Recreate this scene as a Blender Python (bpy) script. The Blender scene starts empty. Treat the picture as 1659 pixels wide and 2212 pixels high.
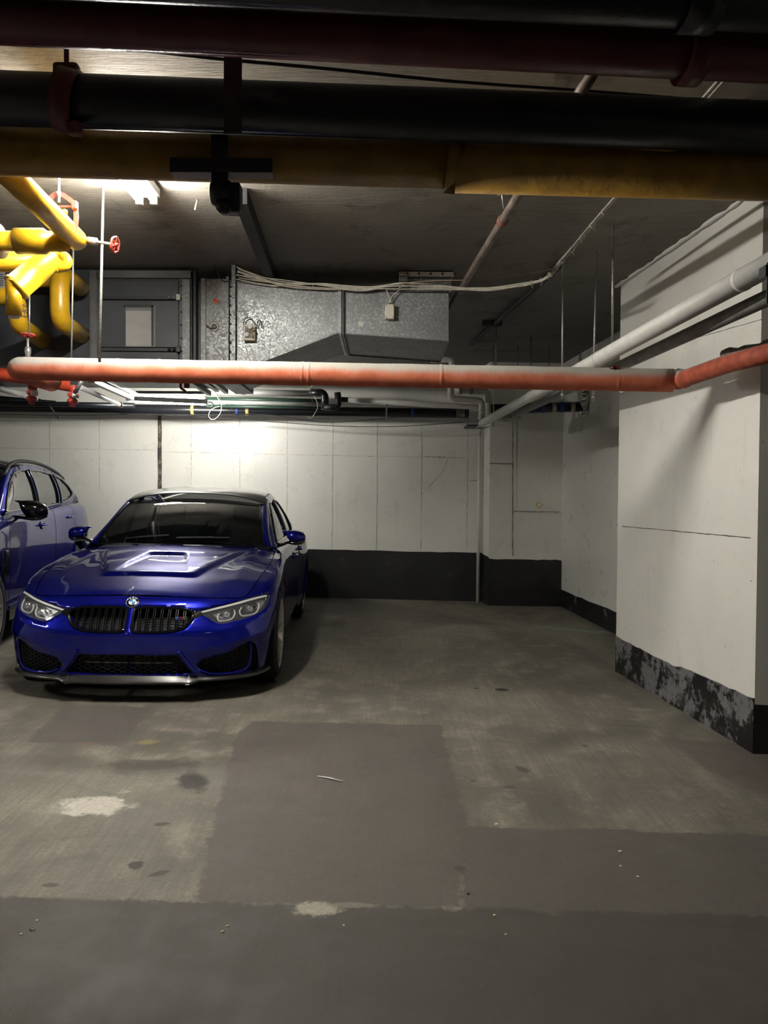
import bpy, bmesh, math, random
import numpy as np
from mathutils import Vector, Matrix
from mathutils.geometry import delaunay_2d_cdt
random.seed(7)
SC = bpy.context.scene
COL = SC.collection
PI = math.pi
# ------------------------------------------------------------------ camera
FPX, CX, CY, CAMZ = 1600., 829.5, 1106., 1.40
PIT, ROL, SL = math.atan(38/1600.), .006, .016       # the slab falls 1.6 % to the right
_r0 = Vector((1, 0, 0)); _dn = Vector((0, -math.sin(PIT), -math.cos(PIT))); FW = Vector((0, math.cos(PIT), -math.sin(PIT)))
RT = _r0*math.cos(ROL)-_dn*math.sin(ROL); DN = _r0*math.sin(ROL)+_dn*math.cos(ROL)
cam = bpy.data.cameras.new('camera'); camo = bpy.data.objects.new('camera', cam); COL.objects.link(camo)
cam.sensor_fit = 'VERTICAL'; cam.sensor_height = 24.; cam.lens = 24.*FPX/2212.
cam.clip_start = .05; cam.clip_end = 100
up = -DN; bk = -FW
camo.matrix_world = Matrix(((RT.x, up.x, bk.x, 0), (RT.y, up.y, bk.y, 0), (RT.z, up.z, bk.z, CAMZ), (0, 0, 0, 1)))
SC.camera = camo
# ------------------------------------------------------------------ world, large lights, exposure
w = bpy.data.worlds.new('garage_air'); SC.world = w; w.use_nodes = True
w.node_tree.nodes['Background'].inputs[0].default_value = (.6, .62, .65, 1)
w.node_tree.nodes['Background'].inputs[1].default_value = .004
SC.view_settings.view_transform = 'Standard'; SC.view_settings.look = 'None'
SC.view_settings.exposure = 1.45; SC.view_settings.gamma = 1.0; SC.view_settings.use_curve_mapping = False
LAMP_W = 150.        # radiance of the visible fluorescent tubes
def area(name, loc, sx, sy, power, col=(1, .97, .9), rot=(0, 0, 0)):
    l = bpy.data.lights.new(name, 'AREA'); l.shape = 'RECTANGLE'; l.size = sx; l.size_y = sy; l.energy = power; l.color = col
    o = bpy.data.objects.new(name, l); COL.objects.link(o); o.location = loc; o.rotation_euler = rot
    return o
# added area lights out of frame, standing in for the garage's unseen lamps
area('aisle_fill_light', (-3.4, -1.6, 2.95), .15, 1.2, 6)
area('aisle_fill_light', (2.2, -2.6, 2.95), .15, 1.2, 5)
area('bay_fill_light', (-5.6, 3.6, 2.95), .15, 1.2, 22)
# ------------------------------------------------------------------ camera geometry helpers (pixel of the photo + known distance -> point)
def ray(x, y): return FW+RT*((x-CX)/FPX)+DN*((y-CY)/FPX)
def P(x, y, Y):
    d = ray(x, y); return Vector((0, 0, CAMZ))+d*(Y/d.y)
def PZ(x, y, Z):
    d = ray(x, y); return Vector((0, 0, CAMZ))+d*((Z-CAMZ)/d.z)
def G(x, y):
    d = ray(x, y); return Vector((0, 0, CAMZ))+d*(-CAMZ/(d.z+SL*d.x))
def fz(x): return -SL*x
# ------------------------------------------------------------------ node helper
class NT:
    def __init__(s, name):
        s.m = bpy.data.materials.new(name); s.m.use_nodes = True; s.t = s.m.node_tree
        s.b = s.t.nodes['Principled BSDF']; s.out = s.t.nodes['Material Output']; s._tc = None
    def n(s, typ, **kw):
        nd = s.t.nodes.new(typ)
        for k, v in kw.items(): setattr(nd, k, v)
        return nd
    def put(s, sock, v):
        if v is None: return
        if isinstance(v, bpy.types.NodeSocket): s.t.links.new(v, sock)
        elif isinstance(v, (tuple, list, Vector)):
            v = tuple(v)
            if sock.type == 'RGBA' and len(v) == 3: v = v+(1,)
            sock.default_value = v
        else:
            try: sock.default_value = v
            except TypeError: sock.default_value = (v, v, v, 1) if sock.type == 'RGBA' else (v, v, v)
    def tc(s, k='Object'):
        if s._tc is None: s._tc = s.n('ShaderNodeTexCoord')
        return s._tc.outputs[k]
    def math(s, op, a, b=None, c=None, clamp=False):
        nd = s.n('ShaderNodeMath', operation=op, use_clamp=clamp)
        s.put(nd.inputs[0], a); s.put(nd.inputs[1], b)
        if c is not None: s.put(nd.inputs[2], c)
        return nd.outputs[0]
    def noise(s, scale, detail=4, rough=.55, vec=None, dist=0, out=0):
        nd = s.n('ShaderNodeTexNoise'); s.put(nd.inputs['Vector'], vec or s.tc())
        s.put(nd.inputs['Scale'], scale); s.put(nd.inputs['Detail'], detail); s.put(nd.inputs['Roughness'], rough); s.put(nd.inputs['Distortion'], dist)
        return nd.outputs[out]
    def vor(s, scale, vec=None, feature='F1', out=0, rnd=1):
        nd = s.n('ShaderNodeTexVoronoi', feature=feature); s.put(nd.inputs['Vector'], vec or s.tc()); s.put(nd.inputs['Scale'], scale)
        s.put(nd.inputs['Randomness'], rnd)
        return nd.outputs[out]
    def mapr(s, v, a, b, c=0., d=1., smooth=True):
        nd = s.n('ShaderNodeMapRange'); nd.interpolation_type = 'SMOOTHSTEP' if smooth else 'LINEAR'
        for i, q in enumerate((v, a, b, c, d)): s.put(nd.inputs[i], q)
        return nd.outputs[0]
    def mix(s, f, a, b, blend='MIX'):
        nd = s.n('ShaderNodeMix', data_type='RGBA', blend_type=blend); s.put(nd.inputs[0], f); s.put(nd.inputs[6], a); s.put(nd.inputs[7], b)
        return nd.outputs[2]
    def scale(s, vec, sc, loc=(0, 0, 0), rot=(0, 0, 0)):
        nd = s.n('ShaderNodeMapping'); s.put(nd.inputs[0], vec); nd.inputs[1].default_value = loc; nd.inputs[2].default_value = rot; nd.inputs[3].default_value = sc
        return nd.outputs[0]
    def sep(s, v):
        nd = s.n('ShaderNodeSeparateXYZ'); s.put(nd.inputs[0], v); return nd.outputs
    def bump(s, h, dist=.01, strength=.5, nrm=None):
        nd = s.n('ShaderNodeBump'); s.put(nd.inputs['Height'], h); nd.inputs['Distance'].default_value = dist; nd.inputs['Strength'].default_value = strength
        if nrm: s.put(nd.inputs['Normal'], nrm)
        return nd.outputs[0]
    def set(s, **kw):
        for k, v in kw.items(): s.put(s.b.inputs[k.replace('_', ' ')], v)
        return s.m
def simple(name, col, rough=.5, metal=0., nscale=0, var=.15, bump=0., coat=0., spec=.5):
    t = NT(name); c = col
    if nscale:
        f = t.noise(nscale, 5)
        c = t.mix(t.mapr(f, .3, .7), tuple(x*(1-var) for x in col), tuple(min(1, x*(1+var)) for x in col))
        if bump: t.set(Normal=t.bump(t.noise(nscale*4, 4), bump))
    t.set(Base_Color=c, Roughness=rough, Metallic=metal, Coat_Weight=coat, Specular_IOR_Level=spec)
    t.b.inputs['Coat Roughness'].default_value = .03
    return t.m
def dusty(name, col, dust=(.33, .31, .28), rough=.5, lo=.25, hi=.85, nscale=20, var=.15, bump=.002, metal=0., amount=1.):
    """paint with settled dust on the faces that look up"""
    t = NT(name)
    g = t.n('ShaderNodeNewGeometry'); z = t.sep(g.outputs['Normal'])[2]
    nz = t.noise(nscale, 5)
    f = t.math('ADD', z, t.math('MULTIPLY', t.math('SUBTRACT', nz, .5), .35))
    f = t.math('MULTIPLY', t.mapr(f, lo, hi), amount)
    base = t.mix(t.mapr(nz, .3, .7), tuple(x*(1-var) for x in col), tuple(min(1, x*(1+var)) for x in col))
    t.set(Base_Color=t.mix(f, base, dust), Roughness=t.mapr(f, 0, 1, rough, .9), Metallic=metal, Normal=t.bump(t.noise(nscale*5, 3), bump))
    return t.m
def emit(name, col, strength):
    t = NT(name); t.set(Base_Color=col, Emission_Color=col, Emission_Strength=strength); return t.m
# ------------------------------------------------------------------ mesh accumulator
def frames(pts):
    """parallel transport frames"""
    T = []
    n = len(pts)
    for i in range(n):
        a = pts[max(i-1, 0)]; b = pts[min(i+1, n-1)]; t = (b-a)
        T.append(t.normalized() if t.length > 1e-9 else Vector((0, 0, 1)))
    ref = Vector((0, 0, 1)) if abs(T[0].z) < .9 else Vector((1, 0, 0))
    N = [(ref-T[0]*ref.dot(T[0])).normalized()]
    for i in range(1, n):
        v = N[-1]-T[i]*N[-1].dot(T[i])
        N.append(v.normalized() if v.length > 1e-6 else N[-1])
    return T, N
def fillet(pts, r, k=6):
    pts = [Vector(p) for p in pts]
    if r <= 0 or len(pts) < 3: return pts
    out = [pts[0]]
    for i in range(1, len(pts)-1):
        a, b, c = pts[i-1], pts[i], pts[i+1]
        d1 = (a-b); d2 = (c-b); rr = min(r, d1.length*.48, d2.length*.48)
        p = b+d1.normalized()*rr; q = b+d2.normalized()*rr
        for j in range(k+1):
            t = j/k; out.append(p*(1-t)**2+b*2*t*(1-t)+q*t*t)
    out.append(pts[-1]); return out
def smooth_path(pts, k=8):
    pts = [Vector(p) for p in pts]; out = []
    for i in range(len(pts)-1):
        a = pts[max(i-1, 0)]; b = pts[i]; c = pts[i+1]; d = pts[min(i+2, len(pts)-1)]
        for j in range(k):
            t = j/k
            out.append(.5*((2*b)+(c-a)*t+(2*a-5*b+4*c-d)*t*t+(3*b-a-3*c+d)*t**3))
    out.append(pts[-1]); return out
class MB:
    def __init__(s): s.v = []; s.f = []; s.sm = []
    def add(s, vs, fs, smooth=False):
        o = len(s.v); s.v += [tuple(v) for v in vs]; s.f += [tuple(i+o for i in f) for f in fs]; s.sm += [smooth]*len(fs); return s
    def box(s, lo, hi, M=None, bev=0.):
        x0, y0, z0 = lo; x1, y1, z1 = hi
        if bev > 0:
            bm = bmesh.new(); bmesh.ops.create_cube(bm, size=1)
            for v in bm.verts: v.co = Vector(((x0+x1)/2+v.co.x*(x1-x0), (y0+y1)/2+v.co.y*(y1-y0), (z0+z1)/2+v.co.z*(z1-z0)))
            bmesh.ops.bevel(bm, geom=bm.edges[:], offset=bev, segments=2, affect='EDGES', profile=.5)
            vs = [v.co.copy() for v in bm.verts]; fs = [[v.index for v in f.verts] for f in bm.faces]; bm.free()
            if M: vs = [M@v for v in vs]
            return s.add(vs, fs)
        vs = [Vector(p) for p in [(x0, y0, z0), (x1, y0, z0), (x1, y1, z0), (x0, y1, z0), (x0, y0, z1), (x1, y0, z1), (x1, y1, z1), (x0, y1, z1)]]
        if M: vs = [M@v for v in vs]
        return s.add(vs, [(0, 3, 2, 1), (4, 5, 6, 7), (0, 1, 5, 4), (1, 2, 6, 5), (2, 3, 7, 6), (3, 0, 4, 7)])
    def sweep(s, pts, prof, closed=True, caps=True, smooth=True, scales=None, ref=None):
        """prof: list of (a,b) offsets along normal / binormal"""
        pts = [Vector(p) for p in pts]; T, N = frames(pts)
        if ref is not None:
            ref = Vector(ref); N = [(ref-t*ref.dot(t)).normalized() for t in T]
        vs = []; m = len(prof)
        for i, p in enumerate(pts):
            B = T[i].cross(N[i]); k = scales[i] if scales else 1
            for a, b in prof: vs.append(p+N[i]*a*k+B*b*k)
        fs = []
        for i in range(len(pts)-1):
            for j in range(m if closed else m-1):
                q = (j+1) % m
                fs.append((i*m+j, i*m+q, (i+1)*m+q, (i+1)*m+j))
        s.add(vs, fs, smooth)
        if caps and closed:
            o = len(s.v)-len(vs)
            s.f.append(tuple(o+j for j in reversed(range(m)))); s.sm.append(False)
            s.f.append(tuple(o+(len(pts)-1)*m+j for j in range(m))); s.sm.append(False)
        return s
    def tube(s, pts, r, seg=16, fil=0., k=6, caps=True, scales=None):
        pts = fillet(pts, fil, k) if fil else [Vector(p) for p in pts]
        return s.sweep(pts, [(r*math.cos(2*PI*j/seg), r*math.sin(2*PI*j/seg)) for j in range(seg)], scales=scales, caps=caps)
    def bar(s, pts, w_, h_, ref=(0, 0, 1), fil=0):
        pts = fillet(pts, fil) if fil else pts
        return s.sweep(pts, [(-h_/2, -w_/2), (h_/2, -w_/2), (h_/2, w_/2), (-h_/2, w_/2)], smooth=False, ref=ref)
    def lathe(s, prof, o, axis, seg=24, smooth=True, closed=False):
        """prof: (radius, along) pairs"""
        ax = Vector(axis).normalized(); ref = Vector((0, 0, 1)) if abs(ax.z) < .9 else Vector((1, 0, 0))
        u = (ref-ax*ref.dot(ax)).normalized(); w_ = ax.cross(u); o = Vector(o); vs = []; n = len(prof)
        for j in range(seg):
            a = 2*PI*j/seg; d = u*math.cos(a)+w_*math.sin(a)
            for r, l in prof: vs.append(o+d*r+ax*l)
        fs = []
        for j in range(seg):
            q = (j+1) % seg
            for i in range(n if closed else n-1):
                i2 = (i+1) % n
                fs.append((j*n+i, q*n+i, q*n+i2, j*n+i2))
        return s.add(vs, fs, smooth)
    def prism(s, poly, d):
        """planar polygon (3D points) extruded by vector d"""
        n = len(poly); d = Vector(d); vs = [Vector(p) for p in poly]+[Vector(p)+d for p in poly]
        fs = [tuple(range(n))[::-1], tuple(range(n, 2*n))]+[(i, (i+1) % n, (i+1) % n+n, i+n) for i in range(n)]
        return s.add(vs, fs)
    def mesh(s, name, mat=None, merge=0):
        me = bpy.data.meshes.new(name); me.from_pydata(s.v, [], s.f)
        me.polygons.foreach_set('use_smooth', s.sm)
        bm = bmesh.new(); bm.from_mesh(me)
        if merge: bmesh.ops.remove_doubles(bm, verts=bm.verts, dist=merge)
        bmesh.ops.recalc_face_normals(bm, faces=bm.faces); bm.to_mesh(me); bm.free()
        if mat: me.materials.append(mat)
        me.update(); return me
    def build(s, name, mat, parent=None, merge=0, **kw):
        return link(name, s.mesh(name, mat, merge), parent, **kw)
def link(name, me, parent=None, **kw):
    o = bpy.data.objects.new(name, me); COL.objects.link(o)
    if parent is not None: o.parent = parent
    for k, v in kw.items(): o[k] = v
    return o
def tag(o, label, cat, group=None):
    o['label'] = label; o['category'] = cat
    if group: o['group'] = group
    return o
def empty(name, loc=(0, 0, 0), label=None, cat=None, group=None):
    o = bpy.data.objects.new(name, None); COL.objects.link(o); o.location = loc; o.empty_display_size = .1
    if label: tag(o, label, cat, group)
    return o
def under(parent, mb):
    """points given in world space -> local space of an un-rotated parent empty"""
    L = parent.location; mb.v = [(a-L.x, b-L.y, c-L.z) for a, b, c in mb.v]; return mb
def copy_tree(o, parent=None):
    c = o.copy(); COL.objects.link(c); c.parent = parent
    for ch in o.children: copy_tree(ch, c)
    return c
def text_mesh(s, size, ext=.001, bold=False):
    cu = bpy.data.curves.new('txt', 'FONT'); cu.body = s; cu.size = size; cu.extrude = ext; cu.align_x = 'CENTER'; cu.align_y = 'CENTER'; cu.resolution_u = 2
    if bold: cu.offset = size*.02
    o = bpy.data.objects.new('txt', cu); COL.objects.link(o)
    dg = bpy.context.evaluated_depsgraph_get(); me = bpy.data.meshes.new_from_object(o.evaluated_get(dg))
    vs = [v.co.copy() for v in me.vertices]; fs = [tuple(p.vertices) for p in me.polygons]
    bpy.data.objects.remove(o); bpy.data.curves.remove(cu); bpy.data.meshes.remove(me)
    return vs, fs
# ================================================================== STRUCTURE
def wall_mat(name, col, stain=.5, rough=.26, bs=.004):
    t = NT(name); v = t.tc()
    big = t.noise(.9, 5); mid = t.noise(5, 6); fine = t.noise(60, 4)
    streak = t.noise(3, 5, vec=t.scale(v, (3, 3, .35)))
    c = t.mix(t.mapr(big, .35, .7), col, tuple(x*.90 for x in col))
    c = t.mix(t.math('MULTIPLY', t.mapr(streak, .57, .78), stain*.45), c, (.45, .42, .37))
    c = t.mix(t.math('MULTIPLY', t.mapr(mid, .60, .75), stain*.3), c, (.5, .47, .42))
    # pinholes and chips
    h = t.vor(9, vec=v); pick = t.noise(4, 2)
    pit = t.math('MULTIPLY', t.mapr(h, .03, .055, 1, 0), t.mapr(pick, .52, .58))
    h2 = t.vor(34, vec=v)
    pit2 = t.math('MULTIPLY', t.mapr(h2, .05, .10, 1, 0), t.mapr(t.noise(2.3, 3), .52, .62))
    pp = t.math('MAXIMUM', pit, t.math('MULTIPLY', pit2, .6))
    c = t.mix(t.math('MULTIPLY', t.mapr(t.noise(16, 6, .75), .60, .74), stain), c, (.36, .34, .30))
    c = t.mix(t.math('MULTIPLY', pp, .85), c, (.10, .09, .08))
    hgt = t.math('ADD', t.math('MULTIPLY', mid, .7), t.math('ADD', t.math('MULTIPLY', fine, .25), t.math('MULTIPLY', pp, -1.2)))
    t.set(Base_Color=c, Roughness=t.mapr(mid, .3, .7, rough, rough+.15), Normal=t.bump(hgt, bs, .6))
    return t.m
M_wall = wall_mat('painted_concrete', (.72, .71, .66), .5)
M_pillar = wall_mat('painted_pillar_concrete', (.84, .825, .765), .5, .45)
def band_mat(name, wear):
    t = NT(name)
    n1 = t.noise(4, 6, .65); n2 = t.noise(22, 6, .7)
    z = t.sep(t.tc())[2]
    c = t.mix(t.mapr(n1, .4, .7), (.006, .006, .0065), (.014, .014, .015))
    a = t.math('ADD', n1, t.math('MULTIPLY', n2, .55))
    c = t.mix(t.mapr(a, .86-wear, .98-wear), c, (.17, .17, .175))
    c = t.mix(t.mapr(t.noise(11, 6, .7), .68-wear*.3, .76-wear*.3), c, (.30, .29, .28))
    t.set(Base_Color=c, Roughness=.42, Normal=t.bump(a, .006, .6))
    return t.m
M_band = band_mat('black_base_paint', -.12); M_bandw = band_mat('worn_black_base_paint', .13); M_band2 = band_mat('scuffed_black_base_paint', 0.0)

# ---- floor: concrete slab with coating patches, stains, brush strokes
def floor_mat():
    t = NT('garage_floor_concrete'); v = t.tc(); xyz = t.sep(v); X, Y = xyz[0], xyz[1]
    wob = t.math('MULTIPLY', t.math('SUBTRACT', t.noise(6, 5, .6), .5), .10)
    wob2 = t.math('MULTIPLY', t.math('SUBTRACT', t.noise(38, 4, .6), .5), .05)
    W = t.math('ADD', wob, wob2)
    def poly(px, soft=.012, amp=1.):
        ps = [G(*p) if len(p) == 2 else Vector(p) for p in px]
        c = sum(ps, Vector())/len(ps); d = None
        for i in range(len(ps)):
            a = ps[i]; b = ps[(i+1) % len(ps)]; e = Vector((b.x-a.x, b.y-a.y)); n = Vector((-e.y, e.x)).normalized()
            if n.dot(Vector((c.x-a.x, c.y-a.y))) < 0: n = -n
            k = -(n.x*a.x+n.y*a.y)
            di = t.math('ADD', t.math('MULTIPLY', X, n.x), t.math('MULTIPLY_ADD', Y, n.y, k))
            d = di if d is None else t.math('MINIMUM', d, di)
        d = t.math('ADD', d, t.math('MULTIPLY', W, amp))
        return t.mapr(d, -soft, soft)
    def blob(px, rx, ry, rot=0, soft=.5, amp=1.5):
        c = G(*px)
        m = t.n('ShaderNodeMapping', vector_type='TEXTURE'); t.put(m.inputs[0], v)
        m.inputs[1].default_value = (c.x, c.y, c.z); m.inputs[2].default_value = (0, 0, rot); m.inputs[3].default_value = (rx, ry, 1)
        s = t.sep(m.outputs[0]); r = t.math('SQRT', t.math('ADD', t.math('MULTIPLY', s[0], s[0]), t.math('MULTIPLY', s[1], s[1])))
        r = t.math('ADD', r, t.math('MULTIPLY', t.math('SUBTRACT', t.noise(14, 6, .7), .5), amp))
        return t.mapr(r, 1-soft, 1+soft*.4, 1, 0)
    big = t.noise(1.1, 6, .6); mid = t.noise(4.5, 6, .65); fine = t.noise(70, 5, .7)
    c = t.mix(t.mapr(big, .35, .68), (.125, .114, .092), (.222, .203, .163))
    c = t.mix(t.mapr(mid, .45, .70), c, (.275, .252, .205))
    c = t.mix(t.mapr(t.noise(2.2, 6, .7, dist=.6), .52, .72, 0, .55), c, (.115, .102, .086))
    mud = (.102, .089, .079)
    def lay(c, m, col, k=1.):
        return t.mix(t.math('MULTIPLY', m, k) if k != 1 else m, c, col)
    # brushed finish, strokes running away from the camera
    br = t.noise(16, 3, .6, vec=t.scale(v, (3.2, .16, 1), rot=(0, 0, .12)))
    c = t.mix(t.mapr(br, .42, .62, 0, .28), c, (.10, .092, .078))
    # repair patches, then darker areas by the walls
    c = lay(c, poly([(500, 1592), (545, 1558), (950, 1566), (975, 1650), (1013, 1790), (1000, 1962), (418, 1947), (455, 1800)]), mud, .85)
    c = lay(c, poly([(995, 1784), (1659, 1803), (2300, 1822), (2300, 2050), (995, 1970)]), mud, .9)
    c = lay(c, poly([(145, 1520), (328, 1528), (262, 1612), (55, 1604)]), (.112, .098, .088), .85)
    c = lay(c, poly([(-300, 1625), (215, 1632), (175, 1668), (-300, 1664)], .05), (.122, .108, .094), .6)
    c = lay(c, poly([(1430, 1595), (1600, 1606), (1700, 1650), (1700, 1740), (1560, 1680)], .03), (.118, .100, .090), .75)
    c = lay(c, poly([(1215, 1388), (1250, 1392), (1335, 1445), (1290, 1445)], .05), (.10, .09, .08), .6)
    c = lay(c, poly([(560, 1335), (900, 1345), (1210, 1372), (1335, 1395), (1325, 1366), (1212, 1309), (640, 1290)], .12), (.095, .087, .074), .75)  # darker band along the foot of the back wall
    # dark drive aisle
    c = lay(c, poly([(-900, 1905), (425, 1930), (1659, 1978), (3000, 2010), (9, -9, 0), (-9, -9, 0)], .014), (.064, .058, .051), .92)
    # stains, with one streak of painted light
    dk = (.030, .027, .025)
    c = lay(c, blob((325, 1655), .26, .11, .1, .5, 1.8), (.085, .074, .062), .85)
    c = lay(c, blob((415, 1688), .075, .14, .45, .35, 1.2), dk, .9)
    c = lay(c, blob((352, 1780), .035, .020, .3, .3), dk, .7)
    c = lay(c, blob((293, 1868), .030, .035, .3, .3, 1.4), dk, .8)
    c = lay(c, blob((343, 1887), .04, .018, .5, .3, 1.6), dk, .7)
    c = lay(c, blob((1084, 1490), .052, .038, 0, .12, .2), (.018, .017, .016), .95)
    c = lay(c, blob((1030, 1487), .022, .02, 0, .2, .3), (.03, .028, .025), .8)
    c = lay(c, blob((1130, 1662), .03, .05, .4, .3, 1.3), dk, .6)
    c = lay(c, blob((1100, 1700), .03, .02, 0, .3, 1.1), dk, .5)
    c = lay(c, blob((1021, 1687), .02, .015, 0, .3, 1.1), dk, .5)
    c = lay(c, blob((1265, 1611), .025, .025, 0, .3, 1.1), dk, .45)
    c = lay(c, blob((993, 1876), .025, .022, 0, .3, .9), dk, .55)
    c = lay(c, blob((1248, 1500), .10, .05, 0, .5, .9), (.12, .105, .085), .5)
    c = lay(c, blob((110, 1912), .03, .015, 0, .3, 1.3), dk, .6)
    c = lay(c, blob((195, 1742), .17, .10, .1, .3, 1.9), (.60, .56, .48), .95)
    c = lay(c, blob((272, 1710), .04, .02, .4, .35, 1.7), (.40, .37, .31), .6)
    c = lay(c, blob((100, 1750), .10, .04, .1, .5, 1.8), (.27, .25, .21), .8)
    c = lay(c, blob((680, 1963), .085, .045, .0, .3, 1.8), (.42, .39, .31), .95)
    c = lay(c, blob((760, 1955), .10, .018, .0, .4, 1.5), (.25, .23, .19), .7)
    c = lay(c, blob((1385, 1533), .09, .045, .0, .5, 1.2), (.30, .28, .23), .6)
    c = lay(c, blob((320, 1603), .06, .05, .3, .6, 1.2), (.33, .27, .10), .55)
    c = lay(c, blob((180, 1607), .10, .035, .0, .6, 1.4), (.24, .17, .11), .5)
    c = lay(c, poly([(1176, 1353), (1178, 1357), (1330, 1371), (1330, 1366)], .012, .15), (.22, .42, .32), .35)  # faint green streak of light painted into the floor colour
    # specks
    sp = t.mapr(t.vor(13, vec=v), .025, .04, 1, 0); sp = t.math('MULTIPLY', sp, t.mapr(t.noise(3, 2), .5, .55))
    c = t.mix(t.math('MULTIPLY', sp, .7), c, (.035, .032, .03))
    sp2 = t.mapr(t.vor(11, vec=t.scale(v, (1, 1, 1), loc=(5.3, 2.1, 0))), .012, .02, 1, 0)
    c = t.mix(t.math('MULTIPLY', sp2, .6), c, (.5, .48, .42))
    c = t.mix(t.mapr(fine, .35, .75, 0, .35), c, tuple(x*.6 for x in mud))
    h = t.math('ADD', t.math('MULTIPLY', mid, .5), t.math('ADD', t.math('MULTIPLY', fine, .25), t.math('MULTIPLY', br, .25)))
    t.set(Base_Color=c, Roughness=t.mapr(mid, .3, .7, .55, .78), Specular_IOR_Level=.35, Normal=t.bump(h, .004, .5))
    return t.m
X0, X1, Y0, Y1 = -9.5, 6.0, -6.0, 10.6
mb = MB(); mb.box((X0, Y0, -.3), (X1, Y1, 0))
mb.v = [(a, b, (c+fz(a))) for a, b, c in mb.v]
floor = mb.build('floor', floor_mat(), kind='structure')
# ---- ceiling: board-marked concrete
def ceil_mat():
    t = NT('board_marked_ceiling_concrete'); v = t.tc()
    big = t.noise(.8, 5); mid = t.noise(3.5, 6, .65, dist=.4)
    gr = t.noise(5, 6, .65, vec=t.scale(v, (1.2, 9, 1)))
    c = t.mix(t.mapr(big, .35, .65), (.21, .19, .16), (.29, .265, .225))
    c = t.mix(t.mapr(gr, .45, .72, 0, .6), c, (.36, .335, .29))
    c = t.mix(t.mapr(mid, .52, .72, 0, .85), c, (.085, .075, .065))
    c = t.mix(t.mapr(t.sep(v)[1], 4.0, 5.4, 0, .6), c, (.06, .058, .056))    # light falloff towards the rear, put into the colour
    t.set(Base_Color=c, Roughness=.8, Normal=t.bump(t.math('ADD', gr, t.math('MULTIPLY', t.noise(40, 4), .3)), .008, .6))
    return t.m
ZC = 3.10
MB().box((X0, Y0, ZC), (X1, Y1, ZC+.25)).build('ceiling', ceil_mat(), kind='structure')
# ---- walls (plan points found from the floor line)
A = G(1330, 1450); B = G(1628, 1628); C_ = G(1330, 1370); D_ = G(1212, 1310); E_ = G(1055, 1308); F_ = G(1040, 1299.5); H_ = G(660, 1290)
def slab(name, plan, z0, z1, mat, kind='structure', parent=None, **kw):
    m = MB(); n = len(plan)
    m.prism([(p[0], p[1], z0) for p in plan], (0, 0, z1-z0))
    if kind: kw['kind'] = kind
    return m.build(name, mat, parent, **kw)
kx = (H_.y-F_.y)/(H_.x-F_.x)
bl = (X0, F_.y+(X0-F_.x)*kx)
wall_back = slab('wall_back', [bl, (F_.x, F_.y), (E_.x, E_.y), (D_.x, D_.y), (D_.x+.3, D_.y), (D_.x+.3, D_.y+1.1), (X0, bl[1]+.8)], -.3, ZC, M_wall)
dirR = (C_-D_).normalized()
Cn = C_-dirR*.0+dirR*2.2
wall_right = slab('wall_right', [(D_.x, D_.y), (Cn.x, Cn.y), (Cn.x+.5, Cn.y), (D_.x+.5, D_.y+.4)], -.3, ZC, M_wall)
pillar = slab('wall_right_pillar', [(A.x, A.y), (B.x, B.y), (B.x+2.6, B.y+.02), (B.x+2.6, A.y+.35), (A.x+.17, A.y+.35)], -.3, ZC, M_pillar)
slab('wall_left', [(X0, Y0), (X0+.2, Y0), (X0+.2, Y1), (X0, Y1)], -.3, ZC, M_wall)
slab('wall_front', [(X0, Y0), (X1, Y0), (X1, Y0+.2), (X0, Y0+.2)], -.3, ZC, M_wall)
slab('wall_aisle_side', [(X1-.2, Y0), (X1, Y0), (X1, B.y+.1), (X1-.2, B.y+.1)], -.3, ZC, M_wall)
# ---- black painted base bands, a few mm proud, following the falling floor
def band(name, p, q, h, mat, out, nseg=24, wob=.006, ztop=None):
    """strip along p->q, pushed out by vector out, uneven top edge"""
    m = MB(); vs = []; out = Vector(out)
    rnd = random.Random(name+str(p.x))
    for i in range(nseg+1):
        t = i/nseg; x = p.x+(q.x-p.x)*t; y = p.y+(q.y-p.y)*t; z0 = fz(x)-.03
        z1 = fz(x)+h(t)+rnd.uniform(-wob, wob)
        vs += [(x+out.x, y+out.y, z0), (x+out.x, y+out.y, z1), (x, y, z1+.002), (x, y, z0)]
    fs = []
    for i in range(nseg):
        a = i*4; b = a+4
        fs += [(a, b, b+1, a+1), (a+1, b+1, b+2, a+2)]
    fs += [(0, 1, 2, 3), (nseg*4, nseg*4+3, nseg*4+2, nseg*4+1)]
    m.add(vs, fs)
    return m.build(name, mat, kind='structure')
o = .006
nrm = Vector((kx, -1, 0)).normalized()*o
band('baseboard_back', Vector((-7, F_.y+(-7-F_.x)*kx, 0)), F_, lambda t: .655-.01*t, M_band, nrm, 60)
band('baseboard_back_step', F_, E_, lambda t: .64-.02*t, M_band2, (-.006, -.002, 0), 4)
band('baseboard_back_right', E_, D_, lambda t: .60, M_band, (0, -o, 0), 12)
band('baseboard_right', D_, Cn, lambda t: .215+.03*t, M_band2, (-o, 0, 0), 20)
band('baseboard_pillar', A, B, lambda t: .285-.04*math.sin(t*PI)*.3+(.02 if t > .55 else 0)-(.02 if t < .25 else 0)*0, M_bandw, (-o, -.001, 0), 30, .004)
band('baseboard_pillar_front', B, Vector((B.x+2.5, B.y+.02, 0)), lambda t: .27, M_band, (0, -o, 0), 10)
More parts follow.
